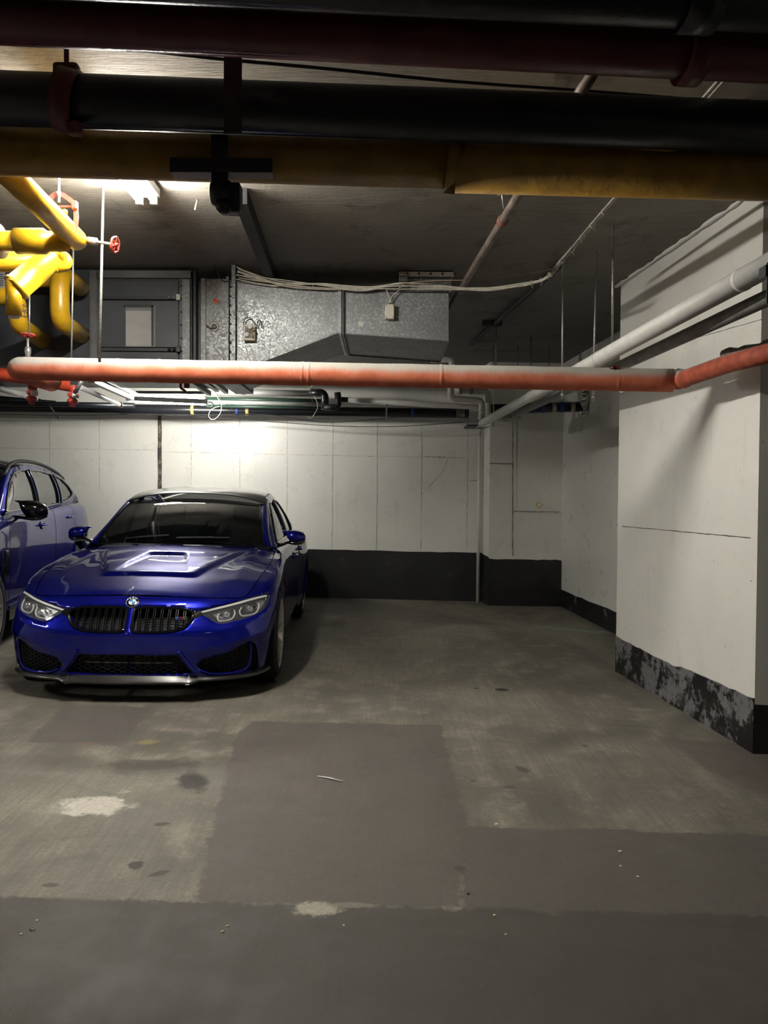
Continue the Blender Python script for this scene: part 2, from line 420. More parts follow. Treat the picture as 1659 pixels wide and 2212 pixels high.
# little dirt fillet where the pillar meets the floor
# ---- form joints of the back wall: thin proud ridges and recess lines, each one piece
def on_back(px, py, off=.004):
    d = ray(px, py)
    # left plane or right plane of the back wall
    k = (F_.y-kx*F_.x)/(d.y-kx*d.x); q = Vector((0, 0, CAMZ))+d*k
    if q.x > F_.x+.02: q = Vector((0, 0, CAMZ))+d*(E_.y/d.y)
    return q+Vector((0, -off, 0))
M_ridge = simple('painted_form_ridge', (.52, .505, .46), .45, 0, 30, .25)
M_crack = simple('dark_wall_joint', (.10, .095, .085), .9)  # dark tone of the joint lines
rnd = random.Random(3)
def ridge(px0, py0, px1, py1, wd=.010, mat=None, parent=wall_back, name='form_joint', fn=on_back, n=26, depth=.003):
    pts = [fn(px0+(px1-px0)*i/n+rnd.uniform(-.6, .6), py0+(py1-py0)*i/n+rnd.uniform(-.5, .5), .0) for i in range(n+1)]
    sc = [rnd.uniform(.5, 1.3) for _ in pts]
    MB().sweep(pts, [(depth, -wd/2), (depth, wd/2), (-depth, wd/2), (-depth, -wd/2)], scales=sc, smooth=False, ref=(0, -1, 0)).build(name, mat or M_ridge, parent)
for px, y0, y1 in [(108, 900, 1180), (215, 900, 1060), (413, 900, 1048), (518, 905, 1055), (621, 905, 1180), (719, 910, 1188), (815, 912, 1190), (911, 915, 1192), (1010, 905, 1195)]:
    ridge(px, y0, px+(-2 if px > 600 else 0), y1, .012)
for seg in [(0, 968, 330, 972), (352, 976, 620, 982), (624, 982, 815, 986), (818, 985, 1008, 990), (1010, 1038, 1036, 1039)]:
    ridge(*seg, wd=.010)
for seg in [(1058, 1001, 1108, 1002), (1108, 905, 1107, 1200), (1110, 1104, 1210, 1106), (920, 986, 1008, 990), (1012, 1038, 1035, 1038)]:
    ridge(*seg, wd=.008, mat=M_crack, depth=.002)
ridge(905, 1075, 955, 1020, .006); ridge(955, 1020, 968, 988, .006)
# pillar face joints
nA = (B-A).normalized()
def on_pillar(px, py, off=0.):
    d = ray(px, py); o3 = Vector((0, 0, CAMZ)); n = Vector((nA.y, -nA.x, 0)); n = -n if n.x > 0 else n
    k = (A-o3).dot(n)/d.dot(n); return o3+d*k+n*off
def pridge(a, b, wd, mat, depth=.002, name='form_joint'):
    pts = [on_pillar(a[0]+(b[0]-a[0])*i/30, a[1]+(b[1]-a[1])*i/30+rnd.uniform(-.5, .5)) for i in range(31)]
    MB().sweep(pts, [(depth, -wd/2), (depth, wd/2), (-depth, wd/2), (-depth, -wd/2)], smooth=False, ref=(-1, 0, 0), scales=[rnd.uniform(.6, 1.2) for _ in pts]).build(name, mat, pillar)
pridge((1345, 1137), (1622, 1162), .006, M_crack)
pridge((1470, 740), (1645, 690), .003, M_crack)
# ceiling edge spill of mortar along the pillar
pts = [Vector((A.x, A.y, ZC-.006)).lerp(Vector((B.x, B.y, ZC-.006)), -.02+i/26)+Vector((-.018+rnd.uniform(-.006, .006), 0, 0)) for i in range(27)]
MB().sweep(pts, [(.006, -.022), (.006, .024), (-.012, .020), (-.006, -.012)], smooth=False, ref=(0, 0, 1), scales=[rnd.uniform(.35, 1.2) for _ in pts]).build('mortar_bead', M_pillar, pillar)
# ================================================================== OVERHEAD SERVICES
M_redmain = dusty('dark_red_pipe_paint', (.10, .010, .016), (.20, .16, .15), .4, .75, 1.1, 15)
M_black = dusty('black_pipe_paint', (.006, .008, .011), (.10, .10, .10), .35, .8, 1.15, 20)
M_yel = dusty('yellow_gas_pipe_paint', (.50, .29, .010), (.40, .36, .26), .33, .55, 1.05, 14, .12)
M_yelold = dusty('yellow_gas_main_paint', (.27, .145, .014), (.30, .25, .17), .42, .6, 1.1, 9, .22, .004)
M_salmon = NT('orange_red_jacket'); t = M_salmon
g = t.n('ShaderNodeNewGeometry'); z = t.sep(g.outputs['Normal'])[2]
nz = t.noise(9, 5); f = t.mapr(t.math('ADD', z, t.math('MULTIPLY', t.math('SUBTRACT', nz, .5), .5)), -.15, .62)
t.set(Base_Color=t.mix(f, t.mix(t.mapr(nz, .35, .65), (.50, .115, .050), (.62, .165, .080)), (.42, .39, .345)), Roughness=.8)
wv = t.n('ShaderNodeTexWave'); wv.bands_direction = 'X'; t.put(wv.inputs['Vector'], t.tc()); t.put(wv.inputs['Scale'], 62); t.put(wv.inputs['Distortion'], 4); t.put(wv.inputs['Detail'], 3)
t.set(Normal=t.bump(t.math('ADD', wv.outputs['Fac'], t.noise(30, 4)), .004, .5)); M_salmon = t.m
M_red = dusty('red_valve_paint', (.42, .045, .030), (.45, .36, .32), .45, .5, 1.0, 30)
M_steel = simple('dull_steel', (.30, .29, .27), .45, .8, 40, .2)
M_zinc = simple('zinc_plated_rod', (.42, .41, .38), .4, .7, 60, .2)
M_white = simple('white_pipe_jacket', (.66, .65, .61), .5, 0, 14, .06, .002)
M_whited = dusty('grey_dusty_pipe_jacket', (.30, .295, .28), (.5, .48, .45), .6, .2, .9, 14)
M_pvc = simple('white_plastic', (.60, .58, .53), .4, 0, 20, .06)
M_cable = simple('off_white_cable', (.52, .49, .42), .55, 0, 30, .15)
M_darkc = simple('black_cable', (.02, .02, .02), .5)
M_cab = simple('grey_painted_sheet_metal', (.055, .060, .068), .38, .3, 5, .12, .001)
M_cabl = simple('grey_frame_metal', (.13, .13, .13), .45, .5, 8, .2)
M_blk = simple('black_rubber', (.012, .012, .012), .5)
M_lamp = emit('lit_fluorescent_tube', (1., .97, .90), LAMP_W)
M_lampb = emit('lit_fluorescent_tube_rear', (1., .98, .90), LAMP_W*.75)
M_enam = simple('white_enamel', (.75, .75, .73), .35)
def galv(name='galvanised_spangle', k=1., sc=22):
    t = NT(name); v = t.tc()
    a = t.vor(sc, out=1, vec=t.scale(v, (1, 1, 1), rot=(.5, .6, .7))); b = t.sep(a)
    m = t.math('MULTIPLY', b[0], b[1])
    fine = t.noise(60, 3)
    c = t.mix(t.mapr(m, .1, .75), (.24*k, .25*k, .255*k), (.42*k, .43*k, .43*k))
    c = t.mix(t.mapr(t.noise(2, 4), .4, .7, 0, .3), c, (.10, .10, .10))
    t.set(Base_Color=c, Metallic=.55, Roughness=t.mapr(b[2], 0, 1, .38, .6), Normal=t.bump(t.math('ADD', m, fine), .0015, .4))
    return t.m
M_galv = galv(sc=100); M_galv2 = galv('weathered_galvanised_sheet', .6, 80)

def ext(a, b, x0, x1):
    """line through a,b cut at X = x0 and x1"""
    d = b-a; return a+d*((x0-a.x)/d.x), a+d*((x1-a.x)/d.x)
def wobble(a, b, n, amp, rnd=random.Random(5)):
    return [a.lerp(b, i/n)+Vector((0, rnd.uniform(-amp, amp), rnd.uniform(-amp, amp))) for i in range(n+1)]
# ---- three mains crossing right above the camera + one nearer
a, b = ext(PZ(0, 30, 2.80), PZ(1659, 118, 2.80), -2.9, 3.2)
red = empty('water_main', a, 'dark red water main crossing the top of the view under the ceiling', 'pipe')
under(red, MB().tube([a, b], .080, 32)).build('pipe', M_redmain, red)
q = P(1590, 40, a.y); q = a+(b-a)*((q.x-a.x)/(b.x-a.x))
dr = (b-a).normalized()
under(red, MB().lathe([(.082, -.035), (.10, -.03), (.10, .03), (.082, .035)], q, dr, 28)).build('pipe_coupling', M_redmain, red)
hm = MB(); hm.tube([q+Vector((-.07, .06, .02)), q+Vector((-.02, .02, ZC-q.z))], .008, 8); hm.tube([q+Vector((.03, .05, .03)), q+Vector((-.005, .02, ZC-q.z))], .008, 8)
under(red, hm).build('hanger_rod', M_steel, red)
a, b = ext(PZ(830, -38, 2.82), PZ(1659, 2, 2.82), -2.9, 3.2)
top = empty('drain_main', a, 'black pipe at the very top edge of the view, above the dark red main', 'pipe')
under(top, MB().tube([a, b], .078, 28)).build('pipe', M_black, top)
q = a+(b-a)*((P(1590, 10, a.y).x-a.x)/(b.x-a.x))
under(top, MB().lathe([(.08, -.05), (.092, -.05), (.092, .05), (.08, .05)], q, b-a, 28)).build('pipe_coupling', M_black, top)
a, b = ext(PZ(0, 213, 2.78), PZ(1659, 275, 2.78), -2.9, 3.2)
blk = empty('black_main', a, 'thick black pipe between the dark red main and the yellow main', 'pipe')
under(blk, MB().tube([a, b], .088, 32)).build('pipe', M_black, blk)
# red painted strap clamp around the black main
qa = a+(b-a)*((P(118, 215, a.y).x-a.x)/(b.x-a.x)); dr = (b-a).normalized(); dr2 = (dr+Vector((0, -.10, .22))*-1).normalized()
M_clamp = dusty('dark_red_strap_paint', (.12, .03, .03), (.15, .10, .09), .5, .8, 1.2)
m = MB(); m.lathe([(.089, -.034), (.105, -.034), (.105, .034), (.089, .034)], qa, dr2, 32, closed=True)
under(blk, m).build('strap_clamp', M_clamp, blk)
for lo_, hi_ in (((-.05, -.02, .08), (.04, .02, .13)), ((.01, -.05, -.135), (.06, -.01, -.085))):
    m = MB(); m.box((qa.x+lo_[0], qa.y+lo_[1], qa.z+lo_[2]), (qa.x+hi_[0], qa.y+hi_[1], qa.z+hi_[2]), bev=.012); under(blk, m).build('clamp_lug', M_clamp, blk)
m = MB(); m.tube([(qa.x-.005, qa.y, qa.z+.1), (qa.x-.005, qa.y, ZC-.002)], .009, 10); under(blk, m).build('clamp_rod', M_clamp, blk)
# trapeze hanger carrying black and yellow mains
ya, yb = ext(PZ(0, 322, 2.70), PZ(1659, 370, 2.70), -3.0, 3.2)
hg = empty('pipe_hanger', P(500, 300, 2.60), 'black steel hanger strap and cradle holding the black and yellow mains', 'pipe hanger')
M_hang = dusty('black_hanger_steel', (.014, .016, .022), (.12, .12, .12), .45, .8, 1.1)
M_hang2 = dusty('dark_olive_hanger_steel', (.028, .026, .020), (.12, .12, .12), .5, .8, 1.1)
def strap_pts(pxs, Y): return [P(x, y, Y) for x, y in pxs]
yb_front = blk.location.y
p1 = P(504, 235, 2.455)
m = MB(); m.box((p1.x-.030, p1.y-.006, 2.578), (p1.x+.028, p1.y+.002, ZC-.02)); m.box((p1.x-.05, p1.y-.02, ZC-.02), (p1.x+.05, p1.y+.08, ZC))
under(hg, m).build('strap', M_hang2, hg)
Yy = ya.y+(yb.y-ya.y)*.35
p2 = P(475, 340, Yy-.112)
zb = 2.70-.104
m = MB(); m.box((p2.x-.030, p2.y-.008, zb-.05), (p2.x+.030, p2.y, 2.86)); under(hg, m).build('strap', M_hang, hg)
l = P(370, 392, p2.y-.01); r_ = P(590, 396, p2.y-.01)
m = MB(); m.box((l.x, p2.y-.03, zb-.025), (r_.x, p2.y-.018, zb+.028)); m.box((l.x, p2.y-.018, zb-.025), (r_.x, p2.y+.03, zb-.017))
under(hg, m).build('angle_cradle', M_hang, hg)
q = P(487, 425, p2.y+.02)
m = MB(); m.lathe([(.0, -.05), (.04, -.04), (.055, 0), (.045, .03), (0, .035)], (q.x-.01, q.y, q.z+.01), (1, 0, 0), 20)
m.box((q.x-.005, q.y-.03, q.z-.065), (q.x+.06, q.y+.03, q.z+.045), bev=.01); m.lathe([(0, -.02), (.028, -.02), (.03, .02), (0, .025)], (q.x, q.y-.02, q.z-.045), (0, -1, 0), 12)
under(hg, m).build('knuckle', M_hang, hg)
# ---- yellow gas piping: main, branch, strainer, drops
gas = empty('gas_piping', ya, 'yellow gas main crossing the view with its branch, strainer and drops at the left', 'pipe')
mid = ya+(yb-ya)*((P(985, 370, ya.y).x-ya.x)/(yb.x-ya.x))
under(gas, MB().tube([ya, mid], .096, 36)).build('main_pipe', M_yelold, gas)
und = under(gas, MB().tube([mid+Vector((0, 0, -.006)), yb+Vector((0, 0, -.006))], .106, 36)); und.build('main_jacket', M_yelold, gas, label='thicker jacketed length of the yellow main')
d = (yb-ya).normalized()
m = MB(); vs = []
prof = [(.097, -.035), (.103, -.02), (.109, -.004), (.112, .0), (.109, .012)]
m.lathe(prof, mid, d, 36)
m.v = [(x+.012*math.sin(9*z_+y*5), y, z_-.004*math.sin(40*x)) for x, y, z_ in m.v]
under(gas, m).build('jacket_seam', M_yelold, gas)
m = MB(); qf = P(975, 412, ya.y-.07)
m.add([qf+Vector((-.03, .01, -.004)), qf+Vector((.012, -.002, -.014)), qf+Vector((.014, .0, .03)), qf+Vector((-.008, -.004, .012))], [(0, 1, 3), (1, 2, 3)])
bmx = m; under(gas, bmx).build('torn_flap', M_yelold, gas)
# branch running away from the camera
b0 = P(8, 360, 2.86); b1 = P(164, 518, 3.78); b1.z = b0.z = 2.70
b1 = PZ(164, 517, 2.70); b0 = PZ(30, 386, 2.70); dB = (b1-b0).normalized(); b0 = b0-dB*.25
rb = .054
under(gas, MB().tube([b0, b1], rb, 28).lathe([(rb, 0), (rb*.96, .016), (rb*.75, .034), (rb*.4, .046), (0, .05)], b1, dB, 28)).build('branch_pipe', M_yel, gas)
hY = b1.y-.06
def yp(name, pts, r, mat=M_yel, fil=0., **k): return under(gas, MB().tube(pts, r, 24, fil)).build(name, mat, gas, **k)
e = P(-260, 520, hY)
yp('header_pipe', [Vector((e.x, hY, P(60, 521, hY).z)), Vector((b1.x-.02, hY, P(60, 521, hY).z))], .050)
hz = P(60, 521, hY).z
m = MB(); cx0, cx1 = P(36, 520, hY).x, P(104, 520, hY).x
m.lathe([(.05, -.005), (.064, 0), (.064, cx1-cx0-.02), (.05, cx1-cx0)], (cx0, hY, hz), (1, 0, 0), 28); under(gas, m).build('tee_collar', M_yel, gas)
m = MB(); fx = P(2, 520, hY).x; m.lathe([(0, -.02), (.085, -.02), (.085, .0), (.05, .004)], (fx, hY, hz), (1, 0, 0), 24); under(gas, m).build('flange', M_cabl, gas, label='dark flange ring')
Y2 = hY+.30; z2 = P(60, 566, Y2).z
yp('lower_header_pipe', [Vector((P(-260, 566, Y2).x, Y2, z2)), Vector((P(128, 566, Y2).x, Y2, z2))], .055)
# strainer leg leaning down to the left, its rim and drain stub
s0 = P(118, 552, Y2-.02); s1 = P(34, 622, Y2-.10)
dS = (s1-s0).normalized()
under(gas, MB().lathe([(.050, 0), (.060, .04), (.068, .12), (.070, (s1-s0).length-.02), (.074, (s1-s0).length-.02), (.074, (s1-s0).length+.006), (0, (s1-s0).length+.010)], s0, dS, 28)).build('strainer_leg', M_yel, gas)
q0 = P(30, 606, Y2-.13); q1 = P(30, 682, Y2-.13)
under(gas, MB().tube([q0, q1], .040, 24)).build('drain_stub', M_yel, gas)
under(gas, MB().lathe([(0, -.002), (.026, 0), (.026, .012), (.0, .014)], q1+Vector((0, 0, 0)), (0, 0, -1), 18)).build('drain_plug', M_enam, gas, label='white plug')
# small hook bend at the end of the lower header
hk = P(138, 565, Y2)
m = MB(); pts = [hk+Vector((.034*math.cos(a)-.012, 0, .034*math.sin(a))) for a in [math.radians(k) for k in range(-150, 100, 20)]]
m.tube(pts, .024, 16); under(gas, m).build('return_bend', M_yel, gas)
# U drop into the air handler and the lower drop
Yc = 5.60
u0 = P(150, 606, 5.38); u1 = P(129, 600, 5.15); u1.z = P(129, 590, 5.15).z; u2 = P(129, 694, 5.15); u3 = P(176, 706, Yc-.01); u3.z = u2.z
v0 = Vector((u1.x-.9, 5.45, P(100, 607, 5.45).z))
yp('u_drop', [Vector((u1.x, 5.5, u1.z)), u1, u2, u3], .064, fil=.11)
yp('rear_header_pipe', [Vector((P(-300, 607, 5.42).x, 5.42, P(60, 607, 5.42).z)), Vector((P(152, 607, 5.42).x, 5.42, P(60, 607, 5.42).z))], .042)
l1 = P(38, 640, 5.05); l2 = P(38, 700, 5.05); l3 = P(92, 704, Yc-.01); l3.z = l2.z
yp('lower_drop', [P(-60, 640, 5.05), l1, l2, l3], .060, fil=.10)
for px, nm in ((150, 'u_weld'), (60, 'l_weld')): pass
# grey tag behind the strainer
tg = P(3, 607, 5.3)
tag(MB().box((tg.x-.07, 5.29, tg.z-.06), (tg.x+.03, 5.295, tg.z+.06)).build('pipe_tag', simple('grey_plate', (.33, .33, .33), .5)), 'small grey plate at the left edge behind the yellow strainer', 'plate')
t_ = bpy.data.objects['pipe_tag']
m = MB()
for k in range(7): m.box((tg.x-.06, 5.287, tg.z-.05+k*.015), (tg.x+.02, 5.2895, tg.z-.045+k*.015))
m.build('printed_line', M_darkc, t_)
def handwheel(name, c, axis, R, mat, label, group=None, stem=.0, spokes=6, smat=None, rt=None):
    root = empty(name, c, label, 'valve handwheel', group)
    m = MB(); ax = Vector(axis).normalized(); rt = rt or R*.16
    ref = Vector((0, 0, 1)) if abs(ax.z) < .9 else Vector((1, 0, 0)); u = (ref-ax*ref.dot(ax)).normalized(); w_ = ax.cross(u)
    ring = [c+(u*math.cos(2*PI*k/30)+w_*math.sin(2*PI*k/30))*R*(1+.05*math.cos(2*PI*k/30*6)) for k in range(31)]
    m.tube(ring, rt, 10, caps=False)
    for k in range(spokes):
        a = 2*PI*k/spokes; m.tube([c, c+(u*math.cos(a)+w_*math.sin(a))*R], rt*.7, 8)
    m.lathe([(0, -rt*1.3), (rt*1.7, -rt*1.3), (rt*1.7, rt*1.3), (0, rt*1.3)], c, ax, 14)
    under(root, m).build('wheel_rim', mat, root)
    if stem:
        under(root, MB().tube([c, c-ax*stem], .008, 10).lathe([(.0, stem-.02), (.02, stem-.02), (.02, stem+.03), (.0, stem+.03)], c, -ax, 6)).build('stem', smat or M_zinc, root)
    return root
c = P(230, 512, 3.72)
c = Vector((c.x, b1.y, c.z)); dirw = (Vector((b1.x+.06, b1.y, b1.z))-c)
handwheel('valve_handwheel', c, (-dirw)+Vector((0, -.02, 0)), .038, M_red, 'red handwheel on a stem sticking out of the yellow branch end', stem=dirw.length-.02)
c = P(60, 724, 4.75)
root = handwheel('valve_handwheel', c, (0, .05, 1), .042, M_red, 'faded red handwheel above the orange pipe at the left', stem=.0)
z1_ = P(60, 785, 4.75).z
under(root, MB().tube([c, Vector((c.x, c.y, z1_))], .008, 10).lathe([(0, 0), (.018, 0), (.02, .03), (.016, .05), (.016, .13), (0, .13)], c+Vector((0, 0, -.075)), (0, 0, -1), 12)).build('stem', M_zinc, root)
handwheel('valve_handwheel', P(52, 672, 4.6), (.75, -.6, .1), .036, simple('dark_brown_iron', (.06, .025, .02), .6), 'small dark brown handwheel beside the yellow drain stub', rt=.0035)
# red clevis hanger of the branch
cl = empty('clevis_hanger', P(130, 450, 3.6), 'red clevis hanger with threaded rod over the yellow branch end', 'pipe hanger')
Yh = b1.y-.15
m = MB(); pts = [P(x, y, Yh) for x, y in [(104, 438), (112, 424), (124, 417), (137, 421), (162, 440), (165, 470), (163, 488), (160, 499)]]
m.bar(fillet(pts, .012, 3), .022, .006, ref=(0, -1, 0)); m.bar([P(110, 446, Yh), P(158, 446, Yh)], .008, .008)
under(cl, m).build('yoke', M_red, cl)
m = MB(); m.box((P(162, 445, Yh).x-.012, Yh-.02, P(162, 445, Yh).z-.018), (P(162, 445, Yh).x+.014, Yh+.01, P(162, 445, Yh).z+.02), bev=.004); under(cl, m).build('nut_plate', M_red, cl)
m = MB(); q = P(127, 437, Yh); m.tube([q, Vector((q.x, q.y, ZC))], .008, 10); m.lathe([(0, -.01), (.014, -.01), (.014, .01), (0, .01)], q+Vector((0, 0, .04)), (0, 0, 1), 6); under(cl, m).build('rod', M_zinc, cl)
MBk = MB(); q = P(139, 462, Yh+.06); MBk.lathe([(0, 0), (.016, 0), (.012, .02), (0, .024)], q, (.3, -.3, 1), 12); under(cl, MBk).build('bolt_cap', M_yel, cl, label='yellow cap')
# ---- threaded rods
def rod(px0, py0, px1, py1, Y, r, label, top=True, mat=M_zinc):
    a = P(px0, py0, Y); b = P(px1, py1, Y)
    if top: a.z = ZC
    m = MB(); n = 2; m.tube([a, b], r, 8)
    if r < .0075 and Y > 5: m.lathe([(0, -.006), (r*2, -.006), (r*2, .006), (0, .006)], b+Vector((0, 0, .03)), (0, 0, 1), 6)
    o_ = m.build('hanger_rod', mat); return tag(o_, label, 'hanger rod', 'thin vertical hanger rods')
rod(223, 415, 215, 782, 4.17, .008, 'pale thick hanger rod in front of the grey air handler door')
rod(160, 545, 154, 782, 4.6, .0055, 'thin rod hanging just right of the yellow branch end')
rod(64, 630, 63, 722, 4.6, .005, 'thin rod above the faded red handwheel', top=False)
rod(1216, 560, 1214, 862, 5.35, .006, 'leftmost of the three rods near the pillar, passing the orange pipe')
rod(1288, 545, 1281, 868, 5.2, .006, 'middle of the three rods near the pillar')
rod(1324, 485, 1323, 752, 4.66, .007, 'rightmost of the three rods, ending at the white pipe')
rod(676, 560, 676, 640, 5.75, .004, 'short rod above the galvanised duct transition')
rod(1147, 700, 1148, 830, 8.0, .006, 'dim hanger rod far back left of the wall corner', mat=M_steel)
rod(1186, 770, 1186, 862, 8.6, .005, 'dim thin rod far back close to the wall corner', mat=M_steel)
rod(1072, 700, 1071, 800, 7.2, .006, 'dim rod under the dark ceiling plate', mat=M_steel)
# ---- orange-red jacketed pipe
Ys = 4.50; zs = P(700, 815, Ys).z
def SP(px, py, Y): return P(px, py, Y)
rs = .070
pl = SP(38, 796, Ys); pr = SP(1452, 822, Ys)
sal = empty('jacketed_pipe', pl, 'long orange-red jacketed pipe with grey dust on top, crossing above the car', 'pipe')
back_end = pl+Vector((-.35, 1.0, .0))
n = 40; rnd = random.Random(11)
line = [pl.lerp(pr, i/n)+Vector((0, rnd.uniform(-.001, .001), rnd.uniform(-.001, .001))) for i in range(n+1)]
path = [pl+Vector((-.02, .5, .0)), ] + fillet([pl+Vector((-.02, .30, .0)), pl, line[1]], .075, 8)[:-1]+line[1:]
under(sal, MB().tube(path, rs, 32, scales=[1+rnd.uniform(-.012, .012) for _ in path])).build('jacket', M_salmon, sal)
# bend at the pillar then along it towards the camera
w0 = pr; w1 = SP(1478, 818, Ys-.10); w2 = SP(1580, 783, 3.93); w3 = SP(1700, 752, 3.52)
under(sal, MB().tube(fillet([w0-Vector((.02, 0, 0)), w0+Vector((.05, -.01, 0)), w1, w2, w3], .05, 5), rs*.72, 28)).build('pillar_run', dusty('orange_red_jacket_worn', (.40, .085, .045), (.34, .31, .28), .7, .55, .95, 22, .2, .004), sal, label='darker red run along the pillar with lumpy grey lagging on top')
m = MB()
for i in range(7):
    q = w1.lerp(w2, .0+.18*i) if i < 5 else w2.lerp(w3, (i-4)*.35)
rw = random.Random(2)
lump = [w2.lerp(w3, k/10-.15)+Vector((0, 0, .046+rw.uniform(-.004, .006))) for k in range(14)]
m.tube(lump, .026, 9, scales=[rw.uniform(.5, 1.25) for _ in lump])
M_lag = simple('crumbled_lagging', (.16, .13, .11), .9, 0, 30, .4, .01); under(sal, m).build('loose_lagging', M_lag, sal); m = MB()
lump = [w0.lerp(w1, k/6)+Vector((.0, 0, .042)) for k in range(7)]
m.tube(lump, .02, 8, scales=[.3, .8, 1.1, 1.3, 1., .9, .4])
under(sal, m).build('loose_lagging', M_lag, sal)
m = MB(); m.lathe([(rs*.73, -.02), (rs*.8, -.01), (rs*.8, .01), (rs*.73, .02)], w0+Vector((.035, -.01, 0)), (1, -.3, 0), 24); m.lathe([(rs*.73, -.014), (rs*.8, -.008), (rs*.8, .01), (rs*.73, .014)], w1, w2-w1, 24)
under(sal, m).build('elbow_band', M_salmon, sal)
for k, px in enumerate((255, 345, 654, 668, 952, 1330)):
    q = pl.lerp(pr, (px-38)/(1452-38)); under(sal, MB().lathe([(rs*.99, -.012), (rs*1.03, -.006), (rs*1.03, .006), (rs*.99, .012)], q, pr-pl, 28)).build('jacket_band', M_salmon, sal)
# bracket on the pipe by the pillar
q = P(1331, 803, Ys-.02)
tag(MB().box((q.x-.025, q.y-.03, q.z-.03), (q.x-.018, q.y+.05, q.z+.03)).box((q.x-.025, q.y-.03, q.z-.03), (q.x+.015, q.y-.024, q.z+.034)).box((q.x-.045, q.y-.03, q.z+.012), (q.x+.0, q.y+.05, q.z+.018)).build('pipe_bracket', simple('rust_brown_bracket', (.12, .035, .025), .6)), 'rust-brown bracket on the orange pipe at the pillar edge', 'bracket')
# second red pipe behind the left end
a_ = P(-120, 797, 5.0); b_ = P(36, 812, 5.0)
s2 = empty('sprinkler_branch', a_, 'red sprinkler branch with hanging valves behind the left end of the orange pipe', 'pipe')
under(s2, MB().tube([a_, b_, P(150, 832, 5.15)], .045, 20, .1)).build('pipe', simple('bright_red_pipe', (.55, .07, .03), .45, 0, 20, .15), s2)
for px, py, dy in ((70, 850, 0), (158, 855, .05)):
    q = P(px, py, 5.1+dy)
    m = MB(); m.lathe([(0, .075), (.03, .07), (.032, .03), (.024, .02), (.024, -.02), (.036, -.03), (.036, -.05), (.02, -.055), (.02, -.075), (0, -.08)], q, (0.1, 0, 1), 16); m.box((q.x-.03, q.y-.03, q.z-.01), (q.x+.03, q.y+.03, q.z+.02), bev=.008)
    under(s2, m).build('valve_body', M_red, s2)
    m = MB(); m.lathe([(0, 0), (.022, 0), (.022, .012), (.012, .014), (.012, .04), (0, .04)], q+Vector((.02, -.03, .0)), (.8, -.5, -.3), 14); under(s2, m).build('union_nut', M_pvc, s2)
under(s2, MB().tube([P(178, 818, 5.0), P(170, 835, 5.0), P(162, 848, 5.05)], .014, 10)).build('elbow', M_zinc, s2)
under(s2, MB().tube([P(x, y, 5.1) for x, y in [(84, 862), (98, 868), (110, 880), (127, 905)]], .004, 6)).build('cable_tail', M_darkc, s2)
# dark strap hook under the orange pipe
hk = empty('pipe_hook', P(400, 835, 4.55), 'dark red strap hook hanging under the orange pipe left of the duct', 'hook')
m = MB(); m.bar(smooth_path([P(x, y, 4.55) for x, y in [(399, 818), (391, 828), (391, 838), (399, 844), (402, 850)]], 4), .014, .006, ref=(0, -1, 0)); m.box((P(398, 0, 4.55).x, 4.54, P(0, 836, 4.55).z), (P(409, 0, 4.55).x, 4.56, P(0, 822, 4.55).z), bev=.003)
under(hk, m).build('strap', simple('dark_red_strap', (.16, .025, .03), .5), hk)
# ---- white jacketed pipes along the right side, sloping runs to the back wall
a_ = P(1700, 551, 2.80); b_ = P(1042, 914, 9.0)
wp = empty('white_pipe', a_, 'upper white jacketed pipe running back along the pillar to the corner', 'pipe')
under(wp, MB().tube([a_, b_], .047, 24)).build('pipe', M_white, wp)
for px in (.05, .33, .62): q = a_.lerp(b_, px); under(wp, MB().lathe([(.047, -.012), (.0495, -.01), (.0495, .01), (.047, .012)], q, b_-a_, 22)).build('jacket_band', M_white, wp)
a2 = P(1720, 615, 2.95); b2 = P(1092, 905, 9.0)
wp2 = empty('grey_pipe', a2, 'lower dusty grey pipe just under the white jacketed pipe', 'pipe')
under(wp2, MB().tube([a2, b2], .036, 20)).build('pipe', M_whited, wp2)
# clamp rail at right edge
q = P(1652, 590, 2.75)
br = empty('wall_bracket', q, 'black slotted bracket holding the white pipe at the right edge', 'bracket')
m = MB(); m.box((q.x-.006, q.y-.03, q.z-.12), (q.x+.05, q.y-.024, q.z+.03)); m.box((q.x-.012, q.y-.03, q.z-.02), (q.x+.05, q.y+.02, q.z+.022)); under(br, m).build('plate', M_hang, br)
under(br, MB().lathe([(0, -.003), (.010, -.003), (.010, .003), (0, .003)], q+Vector((.012, -.034, .0)), (0, 1, 0), 14)).build('hole_washer', M_enam, br)
# crossbar trapeze near the far end
q0 = P(1063, 899, 8.5); q1 = P(1124, 904, 8.5)
tz = empty('trapeze_bar', q0, 'dark crossbar under the far end of the white pipes', 'bracket')
under(tz, MB().box((q0.x, 8.48, q0.z-.022), (q1.x, 8.52, q0.z+.02))).build('bar', M_steel, tz)
for px in (1066, 1117): q = P(px, 880, 8.47); under(tz, MB().tube([Vector((q.x, q.y, P(px, 922, 8.47).z)), Vector((q.x, q.y, ZC))], .006, 8)).build('rod', M_zinc, tz)
MBs = MB(); q = P(1024, 916, 9.3); tag(MBs.box((q.x-.07, 9.45, q.z-.008), (q.x+.07, F_.y+.01, q.z+.008)).build('stub_bracket', M_hang), 'short black bar on the back wall left of the white pipe end', 'bracket')
